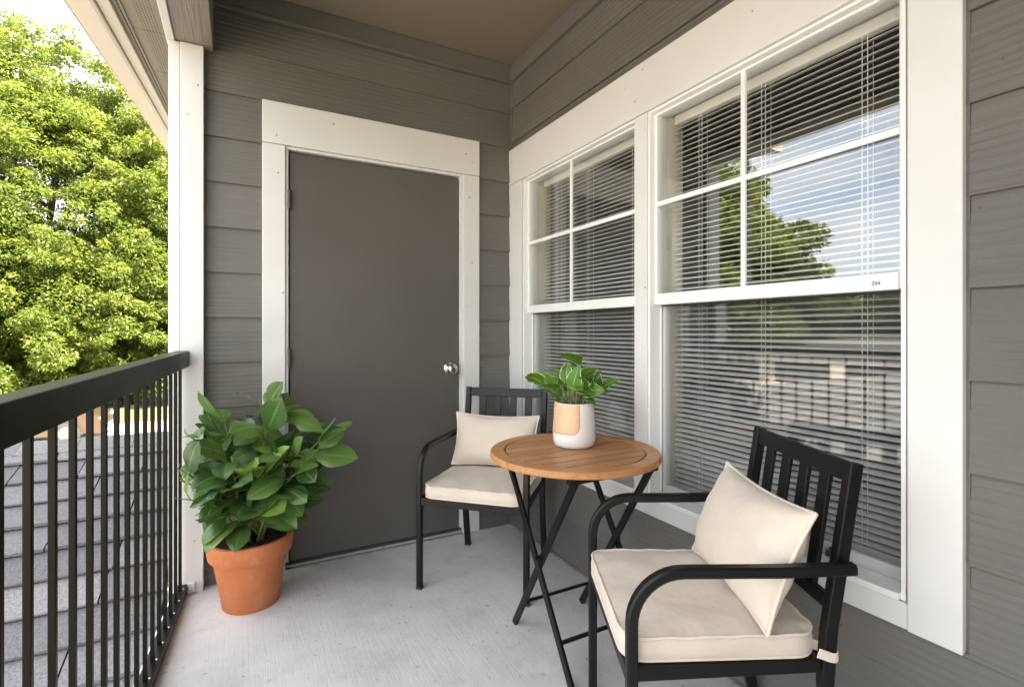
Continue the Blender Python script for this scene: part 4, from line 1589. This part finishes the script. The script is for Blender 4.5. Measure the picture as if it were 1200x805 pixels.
def make_chair(label, loc, rz):
    t = thing('patio_chair', label, 'chair', loc, rz, 'black slatted patio chairs')
    for s in (-1, 1):
        x = s * HF
        # front leg up to the bend
        bm = MB()
        oct_ = ((-0.0131, -0.008), (-0.0089, -0.0125), (0.0089, -0.0125), (0.0131, -0.008), (0.0131, 0.008), (0.0089, 0.0125), (-0.0089, 0.0125), (-0.0131, 0.008))
        vv = [(x + p, YF + q, z_) for z_ in (0.004, ZA - 0.13) for (p, q) in oct_]
        bm.add(vv, [tuple(range(7, -1, -1)), tuple(range(8, 16))] + [(j, (j + 1) % 8, 8 + (j + 1) % 8, 8 + j) for j in range(8)])
        lg = bm.build('leg', M['black'], t, smooth='auto')
        bm = MB()
        bm.box(x - 0.014, x + 0.014, YF - 0.0145, YF + 0.0145, 0.0, 0.012)
        bm.build('foot_cap', M['rubber'], lg, bevel=0.003)
        # arm: bend and long straight
        rr = 0.115
        pth = [(x, YF, ZA - 0.13)]
        for (yy, zz) in arc((YF + rr, ZA - 0.013 - rr), rr, 180, 90, 10):
            pth.append((x, yy, zz))
        pth.append((x, 0.10, ZA - 0.013))
        pth.append((x, 0.275, ZA - 0.008))
        bm = MB()
        bm.sweep(pth, 0.030, 0.024, (0, 1, 0) if False else None) if False else None
        # flat-oval bar: width along x, thickness in the bend plane
        rings = []
        vv, ff = [], []
        for i, p in enumerate(pth):
            p = Vector(p)
            tn = (Vector(pth[min(i + 1, len(pth) - 1)]) - Vector(pth[max(i - 1, 0)])).normalized()
            ax = Vector((1, 0, 0))
            nn = ax.cross(tn).normalized()
            for (q, w_) in ((-0.0125, -0.008), (-0.0085, -0.0125), (0.0085, -0.0125), (0.0125, -0.008), (0.0125, 0.008), (0.0085, 0.0125), (-0.0085, 0.0125), (-0.0125, 0.008)):
                vv.append(p + ax * q * 1.05 + nn * w_)
        for i in range(len(pth) - 1):
            for j in range(8):
                j2 = (j + 1) % 8
                ff.append((i * 8 + j, i * 8 + j2, (i + 1) * 8 + j2, (i + 1) * 8 + j))
        ff.append(tuple(range(7, -1, -1)))
        ff.append(tuple((len(pth) - 1) * 8 + j for j in range(8)))
        bm.add(vv, ff)
        bm.build('arm', M['black'], t, smooth='auto')
        # rear leg continuing into the back post
        xr = s * HB
        zs = [0.004, 0.09, 0.18, 0.26, 0.35, 0.47, 0.58, 0.7, ZB]
        bm = MB()
        bm.sweep([(xr, rear_y(z), z) for z in zs], 0.026, 0.03, (0, 1, 0))
        lg = bm.build('leg', M['black'], t, bevel=0.003)
        bm = MB()
        bm.box(xr - 0.015, xr + 0.015, rear_y(0) - 0.018, rear_y(0) + 0.016, 0.0, 0.012)
        bm.build('foot_cap', M['rubber'], lg, bevel=0.003)
    # seat frame
    bm = MB()
    zf = ZS
    bm.box(-HF + 0.0125, HF - 0.0125, YF - 0.012, YF + 0.012, zf - 0.032, zf)
    bm.box(-HB + 0.014, HB - 0.014, 0.222, 0.244, zf - 0.03, zf - 0.001)
    for s in (-1, 1):
        bm.sweep([(s * (HF - 0.012), YF + 0.0125, zf - 0.016), (s * (HB - 0.001), 0.217, zf - 0.016)], 0.022, 0.030, (0, 0, 1))
    for k in range(6):
        yy = -0.16 + k * 0.066
        bm.box(-0.205, 0.205, yy - 0.014, yy + 0.014, zf - 0.008, zf - 0.002)
    bm.build('seat_frame', M['black'], t, bevel=0.002)
    # back: top rail, lower rail, four slats
    bm = MB()
    a = math.atan2(rear_y(ZB) - rear_y(0.42), ZB - 0.42)
    rot = Matrix.Rotation(-a, 4, 'X')
    bm.box(-HB + 0.0135, HB - 0.0135, -0.010, 0.010, -0.046, 0.0, Matrix.Translation((0, rear_y(ZB - 0.004), ZB - 0.002)) @ rot)
    bm.build('top_rail', M['black'], t, bevel=0.003)
    bm = MB()
    bm.box(-HB + 0.0135, HB - 0.0135, -0.010, 0.010, -0.016, 0.016, Matrix.Translation((0, rear_y(0.53), 0.53)) @ rot)
    bm.build('lower_rail', M['black'], t, bevel=0.003)
    for k in range(4):
        xx = -HB + (k + 1) * 2 * HB / 5
        bm = MB()
        bm.box(xx - 0.019, xx + 0.019, -0.006, 0.006, 0.0, (ZB - 0.565) / math.cos(a) - 0.006, Matrix.Translation((0, rear_y(0.54), 0.54)) @ rot)
        bm.build('slat', M['black'], t, bevel=0.002)
    return t

CH1 = ((-0.411, -0.518, 0.0), R(-44.8))
CH2 = ((-0.384, -1.722, 0.0), R(-117.7))
make_chair('black metal chair in the corner by the door, behind the table', *CH1)
make_chair('black metal chair nearest the viewer, in front of the right window', *CH2)

def cushion(label, place, thick=0.058, strap=None, seed=0):
    (lx, ly, lz), rz = place
    t = thing('seat_cushion', label, 'cushion', (lx, ly, ZS), rz, 'beige seat cushions')
    hx, y0_, y1_ = 0.231, -0.232, 0.220
    hy, yc = (y1_ - y0_) / 2, (y0_ + y1_) / 2
    n = 26
    r_ = np.random.default_rng(seed)
    def outline(u, v, k):
        """rounded rectangle mapping of the unit square, narrower to the rear"""
        e = 0.055
        x = u * (hx - 0.014 * (v + 1) / 2)
        y = yc + v * hy
        # round the corners
        cxr = max(0, abs(u) * hx - (hx - e))
        cyr = max(0, abs(v) * hy - (hy - e))
        if cxr > 0 and cyr > 0:
            m = max(cxr, cyr)
            d = math.hypot(cxr, cyr)
            f = m / d
            x -= math.copysign(cxr * (1 - f), u)
            y -= math.copysign(cyr * (1 - f), v)
        return x, y
    V, F = [], []
    us = [math.sin(math.pi / 2 * q) for q in np.linspace(-1, 1, n)]
    ph = r_.uniform(0, 6, 6)
    idx = {}
    def top(u, v):
        ed = (1 - abs(u) ** 4.0) * (1 - abs(v) ** 4.0)
        wr = 0.0016 * math.sin(9 * u + 4 * v + ph[0]) + 0.0014 * math.sin(5 * v - 7 * u + ph[1])
        wr += 0.007 * max(0, abs(v) - 0.55) * math.sin(19 * u + ph[2]) + 0.006 * max(0, abs(u) - 0.6) * math.sin(15 * v + ph[4])
        return thick - 0.004 + 0.014 * ed + wr * ed ** 0.3 + wr * 0.5
    layers = []
    for li in range(2):
        for i in range(n):
            for j in range(n):
                x, y = outline(us[i], us[j], li)
                if li == 0:
                    z = top(us[i], us[j])
                else:
                    z = 0.001
                V.append((x, y, z))
    per = [(i, 0) for i in range(n)] + [(n - 1, j) for j in range(1, n)] + [(i, n - 1) for i in range(n - 2, -1, -1)] + [(0, j) for j in range(n - 2, 0, -1)]
    for i in range(n - 1):
        for j in range(n - 1):
            a = i * n + j
            F.append((a, a + n, a + n + 1, a + 1))
            b_ = n * n + a
            F.append((b_, b_ + 1, b_ + n + 1, b_ + n))
    # sides, bulging
    m = 5
    prev = [i * n + j for (i, j) in per]
    last = [n * n + i * n + j for (i, j) in per]
    tops = [V[k] for k in prev]
    for q in range(1, m):
        f = q / m
        cur = []
        for k, (i, j) in enumerate(per):
            x, y, z = tops[k]
            bl = 0.007 * math.sin(math.pi * f) + 0.0018 * math.sin(k * 0.9 + ph[3]) * math.sin(math.pi * f)
            nx, ny = x / hx, (y - yc) / hy
            l = math.hypot(nx ** 5, ny ** 5) + 1e-9
            V.append((x + bl * nx ** 5 / l, y + bl * ny ** 5 / l, z * (1 - f) + 0.001 * f))
            cur.append(len(V) - 1)
        for k in range(len(per)):
            k2 = (k + 1) % len(per)
            F.append((prev[k], cur[k], cur[k2], prev[k2]))
        prev = cur
    for k in range(len(per)):
        k2 = (k + 1) % len(per)
        F.append((prev[k], last[k], last[k2], prev[k2]))
    bm = MB()
    bm.add(V, F)
    bm.build('pad', M['fabric'], t, smooth=True)
    bm = MB()
    def loop(zoff, top_):
        pts = []
        for k, (i, j) in enumerate(per):
            x, y, z = tops[k]
            pts.append(Vector((x * 1.006, yc + (y - yc) * 1.006, z + 0.0005 if top_ else 0.0045)))
        return pts
    for top_ in (True, False):
        pts = loop(0, top_)
        nseg = len(pts)
        vv, ff = [], []
        for i in range(nseg):
            tn = (pts[(i + 1) % nseg] - pts[i - 1]).normalized()
            a = tn.cross(Vector((0, 0, 1))).normalized()
            for j in range(6):
                th = 2 * math.pi * j / 6
                vv.append(pts[i] + a * 0.0036 * math.cos(th) + Vector((0, 0, 0.0036 * math.sin(th))))
        for i in range(nseg):
            i2 = (i + 1) % nseg
            for j in range(6):
                j2 = (j + 1) % 6
                ff.append((i * 6 + j, i * 6 + j2, i2 * 6 + j2, i2 * 6 + j))
        bm.add(vv, ff)
    bm.build('piping', M['piping'], t, smooth=True)
    if strap:
        bm = MB()
        zz = 0.008
        xo = HB
        yo = rear_y(ZS)
        ring = [(xo - 0.017, yo - 0.03, zz + 0.012), (xo - 0.018, yo, zz + 0.003)]
        for k in range(9):
            th = math.pi - math.pi * k / 8
            ring.append((xo + 0.018 * math.cos(th), yo + 0.008 + 0.013 * math.sin(th), zz - 0.001 * k / 8))
        ring += [(xo + 0.018, yo, zz), (xo + 0.0165, yo - 0.03, zz + 0.010)]
        bm.sweep(ring, 0.003, 0.022, (0, 0, 1))
        bm.build('strap', M['piping'], t, bevel=0.002)
    return t

cushion('beige seat cushion on the corner chair behind the table', CH1, seed=1)
cushion('beige seat cushion with strap on the chair nearest the viewer', CH2, strap=True, seed=2)

def pillow(label, place, mtx, W=0.46, H=0.30, T=0.125, seed=0):
    """lumbar pillow: local plane x (wide), z (tall), thickness along y"""
    (lx, ly, lz), rz = place
    world = Matrix.Translation((lx, ly, lz)) @ Matrix.Rotation(rz, 4, 'Z') @ mtx
    t = bpy.data.objects.new('lumbar_pillow', None)
    t.empty_display_size = 0.1
    col.objects.link(t)
    t.matrix_world = world
    tag(t, label, 'pillow', 'beige lumbar pillows')
    r_ = np.random.default_rng(seed)
    ph = r_.uniform(0, 6.28, 8)
    n, m = 34, 24
    us = np.sin(np.linspace(-1, 1, n) * math.pi / 2)
    vs_ = np.sin(np.linspace(-1, 1, m) * math.pi / 2)
    def plan(u, v):
        # edges bow inwards between pointed corners
        x = u * W / 2 * (1 - 0.075 * (1 - v * v) * abs(u) ** 2)
        z = v * H / 2 * (1 - 0.11 * (1 - u * u) * abs(v) ** 2)
        return x, z
    V, F = [], []
    for side in (1, -1):
        for u in us:
            for v in vs_:
                x, z = plan(u, v)
                h = ((1 - abs(u) ** 2.4) * (1 - abs(v) ** 2.2)) ** 0.55
                wr = 0.004 * math.sin(7 * u + 3 * v + ph[0]) * (1 - h) + 0.003 * math.sin(11 * v - 5 * u + ph[1]) * (1 - h * h)
                crease = 0.010 * math.exp(-((u - 0.05) / 0.10) ** 2) * max(0, v) ** 2 * (1 if seed == 1 else 0.3)
                y = side * (T / 2 * h) + (wr * h ** 0.5 if h > 0 else 0) * side - crease * side * (h ** 0.3)
                V.append((x, y, z + H / 2))
    for s_ in (0, 1):
        o_ = s_ * n * m
        for i in range(n - 1):
            for j in range(m - 1):
                a = o_ + i * m + j
                F.append((a, a + 1, a + m + 1, a + m) if s_ == 0 else (a, a + m, a + m + 1, a + 1))
    bm = MB()
    bm.add(V, F)
    bm.build('pad', M['fabric'], t, smooth=True)
    per = [(u, -1) for u in us] + [(1, v) for v in vs_[1:]] + [(u, 1) for u in us[::-1][1:]] + [(-1, v) for v in vs_[::-1][1:-1]]
    pts = []
    for (u, v) in per:
        x, z = plan(u, v)
        pts.append(Vector((x * 1.008, 0, z + H / 2)))
    vv, ff = [], []
    ns = len(pts)
    for i in range(ns):
        tn = (pts[(i + 1) % ns] - pts[i - 1]).normalized()
        a = tn.cross(Vector((0, 1, 0))).normalized()
        for j in range(8):
            th = 2 * math.pi * j / 8
            vv.append(pts[i] + a * 0.0048 * math.cos(th) + Vector((0, 0.0048 * math.sin(th), 0)))
    for i in range(ns):
        i2 = (i + 1) % ns
        for j in range(8):
            j2 = (j + 1) % 8
            ff.append((i * 8 + j, i * 8 + j2, i2 * 8 + j2, i2 * 8 + j))
    bm = MB()
    bm.add(vv, ff)
    bm.build('piping', M['piping'], t, smooth=True)
    return t

pillow('beige lumbar pillow leaning in the corner chair behind the table', CH1,
       Matrix.Translation((-0.01, 0.105, 0.481)) @ Matrix.Rotation(R(-15), 4, 'X'), W=0.44, H=0.262, seed=1)
pillow('beige lumbar pillow tilted against the slats of the chair nearest the viewer', CH2,
       Matrix.Translation((0.02, 0.085, 0.480)) @ Matrix.Rotation(R(-22), 4, 'X'), W=0.445, H=0.29, T=0.145, seed=2)
